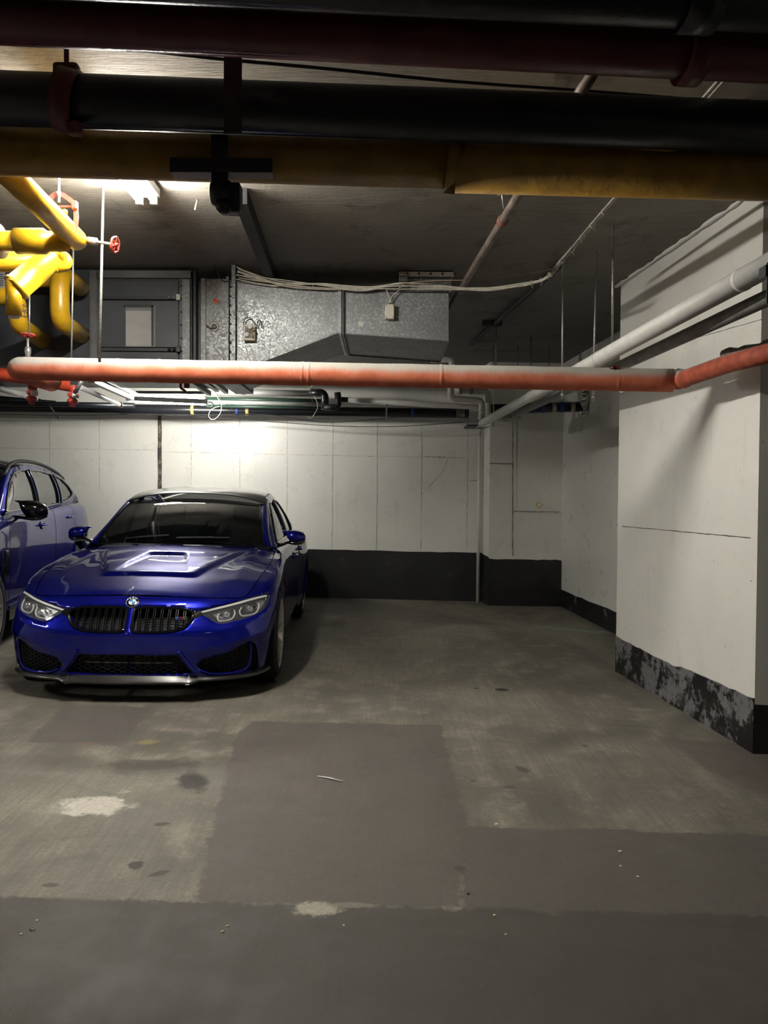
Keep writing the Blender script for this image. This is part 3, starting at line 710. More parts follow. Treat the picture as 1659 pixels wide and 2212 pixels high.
# ---- ceiling conduit and cable bundle
ZK = 2.94; c1 = PZ(1108, 440, ZK); c2 = PZ(979, 652, ZK)
cdir = (c2-c1)
cd = empty('conduit', c1, 'rusty steel conduit running under the ceiling toward the duct', 'conduit')
ca = c1-cdir*.95; cb = c2+cdir*.12
M_cond = simple('rusty_conduit', (.24, .19, .16), .55, .4, 12, .3, .002)
under(cd, MB().tube([ca, cb], .024, 16)).build('pipe', M_cond, cd)
for q in (c1+cdir*.12, c1-cdir*.5): under(cd, MB().lathe([(.024, -.02), (.032, -.018), (.032, .018), (.024, .02)], q, cdir, 18)).build('coupling', simple('rust_red', (.22, .09, .06), .6), cd)
under(cd, MB().tube([c1+cdir*.06+Vector((-.02, 0, .02)), c1+cdir*.06+Vector((-.04, 0, ZC-ZK))], .006, 8).lathe([(0, 0), (.02, 0), (.02, .006), (0, .006)], c1+cdir*.06+Vector((-.038, 0, .10)), (0, 0, -1), 12)).build('anchor', M_zinc, cd)
c3 = PZ(1068, 700, ZC-.03); c4 = PZ(1210, 575, ZC-.03)
tag(MB().tube([c4, c3+(c3-c4)*.55], .02, 12).box((c3.x-.12, c3.y-.03, ZC-.05), (c3.x+.07, c3.y+.03, ZC)).build('ceiling_strut', simple('dark_grey_painted', (.03, .03, .03), .7)), 'dark painted strut with mounting plate on the rear ceiling', 'strut')
dp = [PZ(520, 425, ZC-.05), PZ(590, 612, ZC-.05)]
tag(MB().box((-.035, 0, -.04), (.035, (dp[1]-dp[0]).length, .05), Matrix.Translation(dp[0]) @ Matrix.Rotation(-math.atan2(dp[1].x-dp[0].x, dp[1].y-dp[0].y), 4, 'Z')).build('ceiling_channel', simple('black_painted_steel', (.012, .013, .016), .6)), 'black steel channel under the ceiling going back from the hanger', 'channel')
tag(MB().box((-.16, 3.0, ZC-.004), (.0, 3.0, ZC)).mesh('x') and MB().tube([PZ(427, 430, ZC-.01), PZ(421, 452, ZC-.09)], .005, 6).build('anchor_wire', M_cable), 'short pale wire tail under the ceiling right of the lamp', 'wire')
bun = empty('cable_bundle', PZ(1320, 440, 2.98), 'bundle of off-white cables sagging from the ceiling across the duct', 'cables')
path = [PZ(1665, 50, 3.0), PZ(1540, 195, 3.0), PZ(1322, 438, 3.0), PZ(1262, 508, 2.99), PZ(1212, 567, 2.97), P(1180, 602, 5.0), P(1130, 617, 5.25), P(1050, 626, 5.4), P(960, 624, 5.50), P(870, 620, 5.53), P(780, 625, 5.55), P(700, 621, 5.55), P(600, 612, 5.55), P(512, 592, 5.53)]
rc = random.Random(21)
for k in range(9):
    off = Vector((rc.uniform(-.012, .012), rc.uniform(-.01, .01), rc.uniform(-.012, .012))); pp = []
    for i, p in enumerate(path):
        loose = .006 if i < 6 else (.012 if i < 9 else .026)
        z_ = rc.uniform(-loose, loose)
        if i == len(path)-1: z_ = -.012*k+.05
        pp.append(p+off+Vector((rc.uniform(-.004, .004), rc.uniform(-.006, .006) if i < 9 else rc.uniform(-.012, .0), z_)))
    under(bun, MB().tube(smooth_path(pp, 7), .0042, 6)).build('cable', M_cable, bun)
for k in range(9):
    j = .25+k*.42; i = int(j); q = path[min(i+2, 8)].lerp(path[min(i+3, 9)], j-i)
    dd = path[min(i+3, 9)]-path[min(i+2, 8)]
    under(bun, MB().lathe([(.017, -.004), (.019, 0), (.017, .004)], q, dd, 12).tube([q+Vector((0, 0, -.015)), q+Vector((rc.uniform(-.02, .02), 0, -.035))], .0015, 5)).build('cable_tie', M_cable, bun)
pp = [P(868, 612, 5.5), P(940, 606, 5.4), P(1050, 604, 5.3), P(1140, 590, 5.1), PZ(1200, 580, 3.0)]
tag(MB().tube(smooth_path(pp, 6), .003, 6).build('loose_cable', simple('tan_cable', (.35, .27, .16), .6)), 'single tan cable rising from the junction box area to the ceiling', 'cable')
tag(MB().tube(smooth_path([PZ(150, 95, 2.95), PZ(330, 112, 2.95), PZ(480, 128, 2.93), PZ(700, 148, 2.93), PZ(980, 176, 2.94), PZ(1230, 194, 2.96), PZ(1500, 215, 2.98)], 6), .006, 8).build('ceiling_cable', M_darkc), 'thin dark cable strung between the dark red and black mains', 'cable')
# ---- fluorescent fittings
def fitting(name, a, b, label, mat, w=.13, tubes=2, slim=False):
    root = empty(name, a, label, 'light fixture'); d = (b-a); L = d.length; d.normalize(); sd = d.cross(Vector((0, 0, 1))).normalized()
    m = MB(); M4 = Matrix((( sd.x, d.x, 0, a.x), (sd.y, d.y, 0, a.y), (sd.z, d.z, 1, a.z), (0, 0, 0, 1)))
    m.box((-w/2, -.02, .03), (w/2, L+.02, .075), M4) if not slim else m.box((.012, -.02, -.02), (.035, L+.02, .03), M4); under(root, m).build('housing', M_enam, root)
    for k in range(tubes):
        x = (k-(tubes-1)/2)*w*.62
        zt_ = 0 if not slim else .045*k-.012
        if slim: x = (-.012 if k else -.03)
        pa = M4@Vector((x, .02, zt_)); pb = M4@Vector((x, L-.02, zt_))
        under(root, MB().tube([pa, pb], .019 if slim else .016, 14)).build('lamp_tube', mat, root)
        for q in (0, L-.02):
            m = MB(); m.box((x-.018, q, zt_-.02), (x+.018, q+.02, zt_+.033), M4); under(root, m).build('lamp_holder', M_enam, root)
    return root
fx0 = PZ(318, 441, ZC-.10)
fitting('ceiling_lamp', Vector((fx0.x, fx0.y-.95, ZC-.085)), Vector((fx0.x, fx0.y, ZC-.085)), 'lit twin-tube fluorescent fitting on the ceiling above the left car', M_lamp)
r0 = P(278, 862, 7.95); r1 = P(445, 869, 7.95)
bk_l = fitting('wall_lamp', r0, r1, 'lit fluorescent tube fitting low over the back wall left of the rear pipes', M_lampb, w=.10, tubes=2, slim=True)
m = MB(); q0 = P(292, 846, 7.9); q1 = P(452, 850, 7.9)
under(bk_l, MB().box((q0.x, 7.92, q0.z-.02), (q1.x, 7.97, q0.z+.012))).build('support_channel', M_cabl, bk_l)
# unlit tube and galvanised channel left of it
a_ = P(172, 836, 5.6); b_ = P(258, 874, 6.9)
ut = empty('unlit_lamp_tube', a_, 'unlit white fluorescent tube slanting under the services at the left', 'light fixture')
under(ut, MB().tube([a_, b_], .020, 14)).build('lamp_tube', M_enam, ut)
under(ut, MB().lathe([(0, -.01), (.026, -.01), (.028, .03), (.0, .034)], b_, b_-a_, 14)).build('end_cap', simple('orange_end_cap', (.5, .22, .12), .5), ut)
a_ = P(198, 822, 5.9); b_ = P(284, 860, 7.7)
tag(MB().bar([a_, b_], .05, .04).bar([a_+Vector((.06, 0, .03)), b_+Vector((.07, 0, .03))], .012, .03).build('strut_channel', M_zinc), 'galvanised strut channel slanting behind the unlit tube', 'channel')
a_ = P(-40, 828, 6.2); b_ = P(62, 856, 7.4)
tag(MB().tube([a_, b_], .03, 14).build('grey_conduit', M_whited), 'grey conduit at the left edge under the red sprinkler branch', 'conduit')
a_ = P(-20, 838, 7.4)
m = MB()
for k, (x0_, y0_, x1_, y1_, r_) in enumerate([(-60, 856, 120, 872, .035), (-60, 870, 290, 876, .03)]):
    m = MB().tube([P(x0_, y0_, 8.9-.3*k), P(x1_, y1_, 8.9-.3*k)], r_, 14)
    tag(m.build('rear_conduit', M_black), ['upper black conduit at the left edge above the back wall', 'lower black conduit at the left running toward the rear lamp'][k], 'conduit')
# ---- pipes along the top of the back wall
a_, b_ = P(-200, 878, 9.25), P(1012, 893, 9.25)
bp = empty('rear_black_pipe', a_, 'thick black pipe running along the top of the back wall', 'pipe')
under(bp, MB().tube([a_, b_], .062, 22)).build('pipe', simple('black_plastic_pipe', (.013, .014, .017), .3), bp)
M_blue = simple('blue_tape', (.02, .045, .22), .5); M_ytape = simple('yellow_tape', (.45, .33, .12), .5)
for px, mt, nm in ((417, M_ytape, 'yellow tape'), (513, M_blue, 'blue tape'), (535, M_ytape, 'yellow tape'), (892, M_blue, 'blue tape')):
    q = a_.lerp(b_, (P(px, 885, 9.25).x-a_.x)/(b_.x-a_.x)); under(bp, MB().lathe([(.062, -.02), (.0645, -.02), (.0645, .02), (.062, .02)], q, b_-a_, 20)).build('tape_ring', mt, bp, label=nm)
q = a_.lerp(b_, .985); under(bp, MB().lathe([(.05, -.06), (.066, -.05), (.066, .05), (.05, .06)], q, b_-a_, 20)).build('rubber_coupling', M_steel, bp)
def rear(name, x0_, y0_, x1_, y1_, Y, r, mat, label, cat='pipe'):
    a_, b_ = P(x0_, y0_, Y), P(x1_, y1_, Y); root = empty(name, a_, label, cat)
    under(root, MB().tube([a_, b_], r, 16)).build('pipe', mat, root)
    for f_ in (.12, .9):
        q = a_.lerp(b_, f_); under(root, MB().tube([q, Vector((q.x, q.y, ZC-.002))], .004, 6)).build('hanger_rod', M_steel, root)
    return root
M_green = simple('green_pipe', (.025, .055, .040), .4)
rear('silver_pipe', 432, 846, 700, 851, 8.8, .040, simple('silver_jacket', (.42, .42, .40), .35, .5), 'silver jacketed pipe above the green pipes behind the duct')
rear('green_pipe', 440, 861, 695, 866, 9.0, .022, M_green, 'upper thin green pipe along the back wall')
rear('pale_pipe', 445, 868, 700, 873, 8.95, .024, simple('pale_grey_pipe', (.45, .47, .44), .3, .3), 'pale grey pipe between the two green pipes')
rear('green_pipe', 445, 877, 697, 881, 9.0, .018, M_green, 'lower thin green pipe just above the thick black pipe')
# black insulated elbows
ib = empty('black_insulated_bend', P(700, 850, 8.7), 'black insulated pipe bends right of the green pipes', 'pipe')
under(ib, MB().tube([P(672, 848, 8.7), P(702, 848, 8.7), P(702, 885, 8.7)], .045, 16, .07)).build('bend', M_black, ib)
under(ib, MB().tube([P(700, 880, 8.65), P(732, 880, 8.65), P(729, 848, 8.65)], .038, 16, .07)).build('bend', M_blk, ib)
pv = empty('plastic_pipe', P(755, 866, 8.8), 'white plastic drain pipe sloping right to the offset bends', 'pipe')
under(pv, MB().tube([P(728, 862, 8.8), P(756, 864, 8.8)], .03, 14)).build('sleeve', M_black, pv)
under(pv, MB().tube([P(752, 864, 8.8), P(1042, 880, 8.8), P(1038, 906, 8.9)], .032, 18, .06)).build('pipe', M_pvc, pv)
under(pv, MB().box((P(840, 0, 8.85).x-.008, 8.78, P(0, 899, 8.8).z), (P(840, 0, 8.85).x+.01, 8.86, P(0, 866, 8.8).z))).build('strap', M_zinc, pv)
of = empty('offset_bends', P(990, 850, 8.6), 'white plastic pipe with stacked offset bends above the pilaster', 'pipe')
under(of, MB().tube([P(930, 777, 8.6), P(977, 776, 8.6), P(973, 861, 8.6), P(1042, 866, 8.6), P(1041, 890, 8.6)], .038, 18, .06)).build('pipe', M_pvc, of)
under(of, MB().tube([P(982, 842, 8.7), P(1054, 846, 8.7), P(1056, 900, 8.7)], .036, 18, .06)).build('pipe', M_pvc, of)
for px in (995, 1018): under(of, MB().lathe([(.036, -.02), (.045, -.018), (.045, .018), (.036, .02)], P(px, 843.5, 8.7), (1, 0, 0), 16)).build('coupling', M_steel, of)
q = P(1037, 905, F_.y-.05)
dp_ = empty('downpipe', (q.x, F_.y-.05, fz(q.x)), 'thin white conduit running down the pilaster edge to the floor', 'pipe')
under(dp_, MB().tube([(q.x, F_.y-.05, 2.45), (q.x-.01, F_.y-.05, fz(q.x))], .022, 12)).build('pipe', simple('wall_white_conduit', (.58, .57, .53), .4), dp_)
# ducts: right black pipe with foil
a_, b_ = P(1060, 884, 8.7), P(1272, 878, 8.7)
fp = empty('foil_wrapped_pipe', a_, 'black pipe with blue tape and foil-wrapped end near the wall corner', 'pipe')
under(fp, MB().tube([a_, b_], .058, 20)).build('pipe', M_black, fp)
for px, mt in ((1152, M_blue), (1172, M_blue), (1196, M_zinc), (1213, M_blue), (1236, M_zinc)):
    q = a_.lerp(b_, (px-1060)/212); under(fp, MB().lathe([(.058, -.025), (.061, -.02), (.061, .02), (.058, .025)], q, b_-a_, 20)).build('tape_ring', mt, fp)
M_foil = NT('crumpled_foil'); M_foil.set(Base_Color=(.6, .6, .58), Metallic=.9, Roughness=.3, Normal=M_foil.bump(M_foil.vor(25), .02, 1.)); M_foil = M_foil.m
under(fp, MB().tube([P(x, y, 8.6) for x, y in [(1262, 845), (1268, 858), (1262, 872), (1266, 885)]], .05, 12, scales=[.7, 1.1, .9, .6])).build('foil_wrap', M_foil, fp)
under(fp, MB().tube([P(x, y, 8.6) for x, y in [(1252, 893), (1266, 890), (1272, 896)]], .025, 10)).build('foil_wrap', M_foil, fp)
# wires drooping under the pipes
def wire(pts, Y, r, mat, name, label):
    return tag(MB().tube(smooth_path([P(x, y, Y) for x, y in pts], 8), r, 6).build(name, mat), label, 'cable')
wire([(-60, 893), (130, 897), (300, 895), (420, 900), (560, 909), (720, 920), (860, 921), (1000, 912)], 9.3, .004, M_darkc, 'slack_cable', 'dark slack cable dipping in front of the back wall')
wire([(200, 886), (320, 897), (560, 895), (700, 912), (840, 903), (920, 896), (1008, 903)], 9.15, .004, M_darkc, 'slack_cable', 'second dark slack cable just under the thick black pipe')
lp = [(462, 845), (472, 862), (478, 876), (476, 892), (466, 904), (457, 906), (451, 898), (455, 886), (466, 880), (474, 878)]
wire(lp, 8.755, .0045, M_cable, 'looped_cable', 'white cable hanging in a loop right of the rear lamp')
wire([(445, 869), (456, 869), (460, 875), (456, 880), (448, 877)], 7.95, .007, M_enam, 'lamp_lead', 'short white curled lead at the end of the rear lamp')
wire([(668, 846), (674, 852), (684, 866), (686, 880), (680, 893), (672, 903), (664, 900)], 8.76, .0035, M_cable, 'hanging_wire', 'thin pale wire dangling at the end of the green pipes')
for k, px in enumerate((505,)):
    q = P(488, 884, 9.1)
    for j in (0, 1): tag(MB().lathe([(0, 0), (.02, .0), (.022, .02), (.01, .03), (.012, .06), (0, .062)], q+Vector((j*.06, .085, .075)), (0, -.3, -1), 12).build('hose_valve', M_zinc), ['left of two small silver valves on the black rear pipe', 'right of two small silver valves on the black rear pipe'][j], 'valve')
# rusty steel stub pipe on the back wall above the car
q = P(342, 900, F_.y+.0); yb_ = bl[1]+(F_.y-bl[1])*((q.x-bl[0])/(F_.x-bl[0]))-.03
vp = empty('wall_pipe', (q.x, yb_, fz(q.x)), 'rusty dark steel pipe standing against the back wall behind the car', 'pipe')
M_rust = NT('flaking_rust'); M_rust.set(Base_Color=M_rust.mix(M_rust.mapr(M_rust.noise(18, 6, .7), .45, .6), (.03, .024, .022), (.16, .135, .115)), Roughness=.7, Normal=M_rust.bump(M_rust.noise(30, 4), .01)); M_rust = M_rust.m
pp = [Vector((q.x+.002*math.sin(i), yb_, fz(q.x)+2.43*i/30)) for i in range(31)]
rr = random.Random(4)
under(vp, MB().tube(pp, .024, 12, scales=[rr.uniform(.88, 1.12) for _ in pp])).build('pipe', M_rust, vp)
# ---- air handling unit behind the orange pipe
def wx(px, Y=5.6): return P(px, 700, Y).x
def wz(py, Y=5.6, px=400): return P(px, py, Y).z
au = empty('air_handler', (wx(215), 5.6, wz(835)), 'large dark grey air handler cabinet hung from the ceiling behind the orange pipe', 'air handler')
ztop, zbot = wz(592), wz(792)
m = MB(); m.box((-3.9, 5.6, zbot), (wx(414), 6.75, wz(584))); under(au, m).build('cabinet_body', M_cab, au)
m = MB(); m.box((wx(196), 5.575, zbot), (wx(212), 5.6, wz(588))); m.box((wx(199), 5.565, zbot), (wx(203), 5.58, wz(588))); under(au, m).build('corner_post', M_cabl, au)
m = MB(); m.box((wx(215), 5.57, wz(603)), (wx(414), 5.6, wz(588))); under(au, m).build('top_rail', M_cabl, au)
m = MB(); m.box((wx(390), 5.575, zbot), (wx(397), 5.6, wz(603))); under(au, m).build('door_post', M_cab, au)
for y0_, y1_ in ((608, 643), (651, 752), (762, 790)):
    m = MB(); m.box((wx(220), 5.578, wz(y1_)), (wx(387), 5.6, wz(y0_)), bev=.003); under(au, m).build('door_panel', M_cab, au)
for y_ in (646, 757):
    m = MB(); m.box((wx(217), 5.572, wz(y_+3)), (wx(390), 5.584, wz(y_-3))); under(au, m).build('cross_rail', simple('cross_rail_grey', (.03, .032, .036), .4), au)
    m = MB()
    for px in (369, 379): m.lathe([(0, 0), (.010, 0), (.010, .03), (0, .034)], (wx(px), 5.575, wz(y_)), (0, -1, 0), 12)
    m.box((wx(384), 5.55, wz(y_+6)), (wx(393), 5.58, wz(y_-7)), bev=.003); under(au, m).build('door_latch', M_zinc if y_ == 646 else M_blk, au)
m = MB(); m.box((wx(397), 5.56, zbot), (wx(413), 5.6, wz(606))); under(au, m).build('galvanised_post', M_galv2, au)
for k in range(7): m = MB(); m.lathe([(0, 0), (.006, 0), (.006, .008), (0, .009)], (wx(394), 5.575, wz(620+28*k)), (0, -1, 0), 8); under(au, m).build('screw', M_blk, au)
m = MB(); m.box((wx(415), 5.68, zbot), (wx(434), 5.72, wz(600))); m.box((wx(418), 5.60, zbot), (wx(423), 5.68, wz(585))); under(au, m).build('gap_cover', M_hang, au)
# rails under the cabinet
for x1_, y1_ in ((452, 850), (469, 842), (489, 846), (527, 848)):
    b_ = PZ(x1_, y1_, zbot-.02); a_ = Vector((b_.x+.04, 5.66, b_.z))
    m = MB(); m.bar([a_, b_], .035, .04); under(au, m).build('base_rail', M_cab, au)
# taped information sheet in a plastic sleeve
dc = empty('document_sleeve', P(303, 705, 5.56), 'grey sheet in a clear plastic sleeve taped to the air handler door', 'document')
m = MB(); m.box((wx(272, 5.565), 5.566, wz(748, 5.565)), (wx(331, 5.565), 5.569, wz(672, 5.565))); under(dc, m).build('paper', simple('grey_brown_paper', (.22, .21, .195), .6, 0, 6, .12), dc)
t = NT('clear_plastic_film'); t.set(Base_Color=(.9, .9, .9), Roughness=.08, Alpha=.16, Normal=t.bump(t.noise(14, 3, dist=1.5), .03, 1.)); M_film = t.m
vs = []; fs = []; rr = random.Random(9); nx, nz_ = 10, 14
for j in range(nz_+1):
    for i in range(nx+1):
        vs.append((wx(271, 5.56)+(wx(336, 5.56)-wx(271, 5.56))*i/nx, 5.559+rr.uniform(-.003, .003), wz(750, 5.56)+(wz(660, 5.56)-wz(750, 5.56))*j/nz_))
for j in range(nz_):
    for i in range(nx): k = j*(nx+1)+i; fs.append((k, k+1, k+nx+2, k+nx+1))
m = MB(); m.add(vs, fs, True); under(dc, m).build('clear_sleeve', M_film, dc)
m = MB(); m.box((wx(271), 5.553, wz(667)), (wx(336), 5.556, wz(662))); m.box((wx(331), 5.553, wz(749)), (wx(335), 5.556, wz(664))); under(dc, m).build('black_tape', M_blk, dc)
# ---- galvanised duct
du = empty('sheet_metal_duct', (wx(735), 5.6, wz(740)), 'galvanised sheet metal duct with tapered transition and end box under the ceiling', 'duct')
def DP(px, py, Y=5.6): return P(px, py, Y)
m = MB(); m.box((wx(436), 5.575, wz(806)), (wx(446), 5.62, wz(603))); under(du, m).build('edge_post', M_galv2, du)
m = MB(); m.box((wx(446), 5.59, wz(808)), (wx(492), 6.7, wz(603))); under(du, m).build('end_panel', M_galv2, du)
m = MB(); m.box((wx(491), 5.56, wz(800)), (wx(496), 5.6, wz(600))); m.box((wx(503), 5.55, wz(800)), (wx(511), 5.6, wz(572))); under(du, m).build('flange_post', M_galv2, du)
m = MB()
for k in range(9): m.lathe([(0, 0), (.006, 0), (.006, .008), (0, .009)], (wx(499), 5.59, wz(620+20*k)), (0, -1, 0), 8)
under(du, m).build('rivets', M_blk, du)
# tapered front face: two facets of the cross break
tl, tr, br_, bl_ = DP(496, 606), DP(735, 628), DP(735, 716), DP(497, 807)
cb_ = DP(597, 686); cb_.y -= .012
y2 = 6.45
m = MB()
btl = Vector((tl.x, y2, tl.z)); btr = Vector((tr.x, y2, tr.z)); bbr = Vector((br_.x, y2, br_.z)); bbl = Vector((bl_.x, y2, bl_.z))
m.add([tl, tr, br_, bl_, cb_, btl, btr, bbr, bbl], [(0, 1, 4), (1, 2, 4), (2, 3, 4), (3, 0, 4), (0, 5, 6, 1), (2, 7, 8, 3), (0, 3, 8, 5), (1, 6, 7, 2), (5, 8, 7, 6)])
under(du, m).build('tapered_transition', M_galv, du)
m = MB(); m.bar([br_, bl_], .012, .014, ref=(0, 0, 1)); under(du, m).build('lower_seam', M_galv2, du)
# box end
bx0, bx1 = DP(741, 630), DP(969, 632); bz0, bz1 = DP(741, 720), DP(969, 737)
m = MB(); F4 = [bx0, bx1, bz1, bz0]; m.prism(F4, (0, y2-5.6, 0)); under(du, m).build('end_box', M_galv, du)
m = MB(); m.prism([DP(730, 627, 5.57), DP(737, 628, 5.57), DP(737, 722, 5.57), DP(730, 718, 5.57)], (0, .9, 0)); under(du, m).build('standing_flange', M_galv, du)
m = MB(); m.prism([DP(738, 628, 5.575), DP(743, 629, 5.575), DP(743, 724, 5.575), DP(738, 721, 5.575)], (0, .89, 0)); under(du, m).build('standing_flange', simple('dark_joint_angle', (.05, .05, .05), .5, .5), du)
m = MB(); m.bar([bx1+Vector((0, -.003, .004)), bx0+Vector((0, -.003, .004))], .01, .012); m.bar([Vector((bz1.x, 5.6, bz1.z-.004)), Vector((bz1.x, y2, bz1.z-.004))], .012, .008); m.bar([bz0+Vector((0, -.002, 0)), bz1+Vector((0, -.002, 0))], .008, .008)
m.bar([Vector((bz0.x, y2, bz0.z)), Vector((bz1.x, y2, bz1.z))], .012, .02); under(du, m).build('corner_seam', M_galv2, du)
# riser box to the ceiling
ra, rb_ = DP(882, 590, 5.72), DP(975, 628, 5.72)
m = MB(); m.box((ra.x, 5.72, bx0.z-.01), (rb_.x, 6.3, ZC)); under(du, m).build('riser_box', M_galv, du)
fa, fb = DP(862, 584, 5.66), DP(981, 594, 5.66)
m = MB(); m.box((fa.x, 5.66, ZC-.045), (fb.x, 5.675, ZC-.003)); m.box((fa.x, 5.66, ZC-.010), (fb.x, 6.34, ZC-.003)); under(du, m).build('ceiling_angle', simple('pale_angle', (.34, .32, .29), .5), du)
m = MB()
for k in range(5): m.lathe([(0, 0), (.009, 0), (.009, .006), (0, .007)], (fa.x+.06+k*.09, 5.66, ZC-.025), (0, -1, 0), 8)
under(du, m).build('angle_screws', M_blk, du)
m = MB(); q = DP(871, 605, 5.66); m.box((q.x-.03, 5.63, q.z-.015), (q.x+.03, 5.70, q.z+.02), bev=.004); m.lathe([(0, -.03), (.012, -.03), (.012, .03), (0, .03)], q+Vector((.0, -.02, .035)), (1, 0, 0), 10); m.tube([q+Vector((0, 0, -.01)), q+Vector((0, 0, -.07))], .008, 8); m.box((q.x-.03, 5.63, q.z-.075), (q.x+.03, 5.68, q.z-.05), bev=.003)
under(du, m).build('beam_clamp', M_zinc, du)
m = MB(); m.prism([DP(775, 693, 5.597), DP(787, 697, 5.597), DP(783, 706, 5.597), DP(773, 702, 5.597)], (0, .002, 0)); under(du, m).build('paper_scrap', simple('pale_label', (.5, .49, .45), .6), du)
# HOT sticker (tilted, orange-red)
stk = empty('sticker', DP(466, 650, 5.585), 'small tilted red sticker reading HOT on the galvanised end panel', 'sticker')
m = MB(); m.prism([DP(459.5, 646, 5.588), DP(469.5, 642.5, 5.588), DP(473.5, 653, 5.588), DP(463.5, 656.5, 5.588)], (0, .002, 0)); under(stk, m).build('sticker_face', simple('orange_red_label', (.62, .07, .04), .5), stk)
vs, fs = text_mesh('HOT', .022, .0006, True); Mt = Matrix.Translation(DP(466.5, 649.5, 5.586)) @ Matrix.Rotation(math.radians(-68)*0+math.radians(20), 4, 'Y') @ Matrix.Rotation(PI/2, 4, 'X')
under(stk, MB().add([Mt@v for v in vs], fs)).build('lettering', simple('dark_red_ink', (.10, .01, .01), .6), stk)
# latch on the end panel
lt = empty('panel_latch', DP(461, 706, 5.57), 'round silver latch with a lever on the galvanised end panel', 'latch')
q = DP(463, 706, 5.59)
m = MB(); m.lathe([(.022, 0), (.036, 0), (.036, .006), (.022, .008)], q, (0, -1, 0), 20, closed=True); m.lathe([(0, 0), (.018, 0), (.015, .02), (0, .022)], q, (0, -1, 0), 16); under(lt, m).build('rosette', M_zinc, lt)
under(lt, MB().tube([q+Vector((0, -.02, 0)), q+Vector((-.02, -.03, -.01)), q+Vector((-.055, -.025, .006))], .007, 10)).build('lever', M_zinc, lt)
# pressure gauge box
gb = empty('gauge_controller', DP(543, 715, 5.55), 'small beige pneumatic controller with two white round gauges on the duct', 'controller')
gx0, gx1, gz0, gz1 = DP(528, 0, 5.57).x, DP(553, 0, 5.57).x, wz(736, 5.57), wz(702, 5.57)
m = MB(); m.box((gx0, 5.545, gz0), (gx1, 5.60, gz1), bev=.004); under(gb, m).build('case', simple('beige_case', (.50, .44, .34), .5), gb)
m = MB(); m.box((gx0+.014, 5.538, gz0+.02), (gx1-.012, 5.546, gz1-.012)); under(gb, m).build('dark_face', simple('dark_mechanism', (.03, .025, .02), .5), gb)
for px, py, r_ in ((539.5, 705.5, .019), (533, 722.5, .016)):
    q = DP(px, py, 5.53)
    g_ = under(gb, MB().lathe([(r_*.3, .012), (r_, .010), (r_, 0), (r_*.9, -.004), (0, -.004)], q, (0, 1, 0), 20)).build('gauge', M_enam, gb)
    under(gb, MB().box((q.x-.001, q.y-.006, q.z-.001), (q.x+r_*.7, q.y-.0045, q.z+.0015))).build('needle', M_blk, g_)
    g_.name = 'gauge'
m = MB(); m.lathe([(0, 0), (.010, 0), (.010, .02), (0, .02)], DP(548, 713, 5.54), (0, -1, 0), 10); m.tube([DP(540, 716, 5.53), DP(545, 722, 5.53), DP(546, 730, 5.53)], .005, 8); under(gb, m).build('brass_fitting', simple('brass', (.5, .35, .15), .4, .8), gb)
m = MB(); m.tube(smooth_path([DP(x, y, 5.56) for x, y in [(526.5, 706), (527, 694), (532, 687), (540, 687), (547, 694), (552, 702)]], 5), .0035, 6); m.tube(smooth_path([DP(x, y, 5.56) for x, y in [(555, 706), (557, 695), (561, 691), (564, 697), (565, 707)]], 5), .0035, 6); under(gb, m).build('air_tube', M_darkc, gb)
# junction box
jb = empty('junction_box', DP(842, 673, 5.57), 'small white rectangular junction box fixed on the duct face', 'junction box')
m = MB(); m.box((wx(832), 5.545, wz(689)), (wx(851), 5.60, wz(658)), bev=.004); under(jb, m).build('cover', simple('ivory_plastic', (.62, .58, .48), .4), jb)
m = MB()
for px, py in ((834, 661), (849, 661), (834, 686), (849, 686)): m.lathe([(0, 0), (.005, 0), (.005, .003), (0, .003)], (wx(px), 5.545, wz(py)), (0, -1, 0), 8)
under(jb, m).build('screws', M_zinc, jb)
under(jb, MB().tube([(wx(842), 5.575, wz(658)), (wx(842), 5.575, wz(652))], .010, 10)).build('gland', M_blk, jb)
m = MB(); m.tube(smooth_path([DP(x, y, 5.56) for x, y in [(841, 655), (841, 645), (836, 630), (833, 624)]], 5), .004, 6); m.tube(smooth_path([DP(x, y, 5.56) for x, y in [(843, 655), (845, 643), (853, 634), (864, 626)]], 5), .004, 6); under(jb, m).build('lead', M_cable, jb)
wire([(490, 560), (466, 570), (470, 590), (480, 606), (500, 608)], 5.55, .004, M_darkc, 'short_cable', 'short dark cable curling at the top of the galvanised end panel')
# yellow scrap of tape on the back wall
q = on_back(1163, 1090, .004)
sc = empty('wall_sticker', q, 'small torn yellow and white sticker on the back wall near the corner', 'sticker')
def bq(px, py, off): p_ = on_back(px, py, off); return p_
m = MB(); m.prism([bq(1156, 1091, .006), bq(1163, 1084, .006), bq(1171, 1089, .006), bq(1163, 1098, .006)], (0, .003, 0)); under(sc, m).build('yellow_paper', simple('yellow_paper', (.62, .42, .08), .6), sc)
m = MB(); m.prism([bq(1160, 1090, .008), bq(1165, 1087, .008), bq(1169, 1091, .008), bq(1163, 1094, .008)], (0, .002, 0)); under(sc, m).build('white_patch', M_enam, sc)
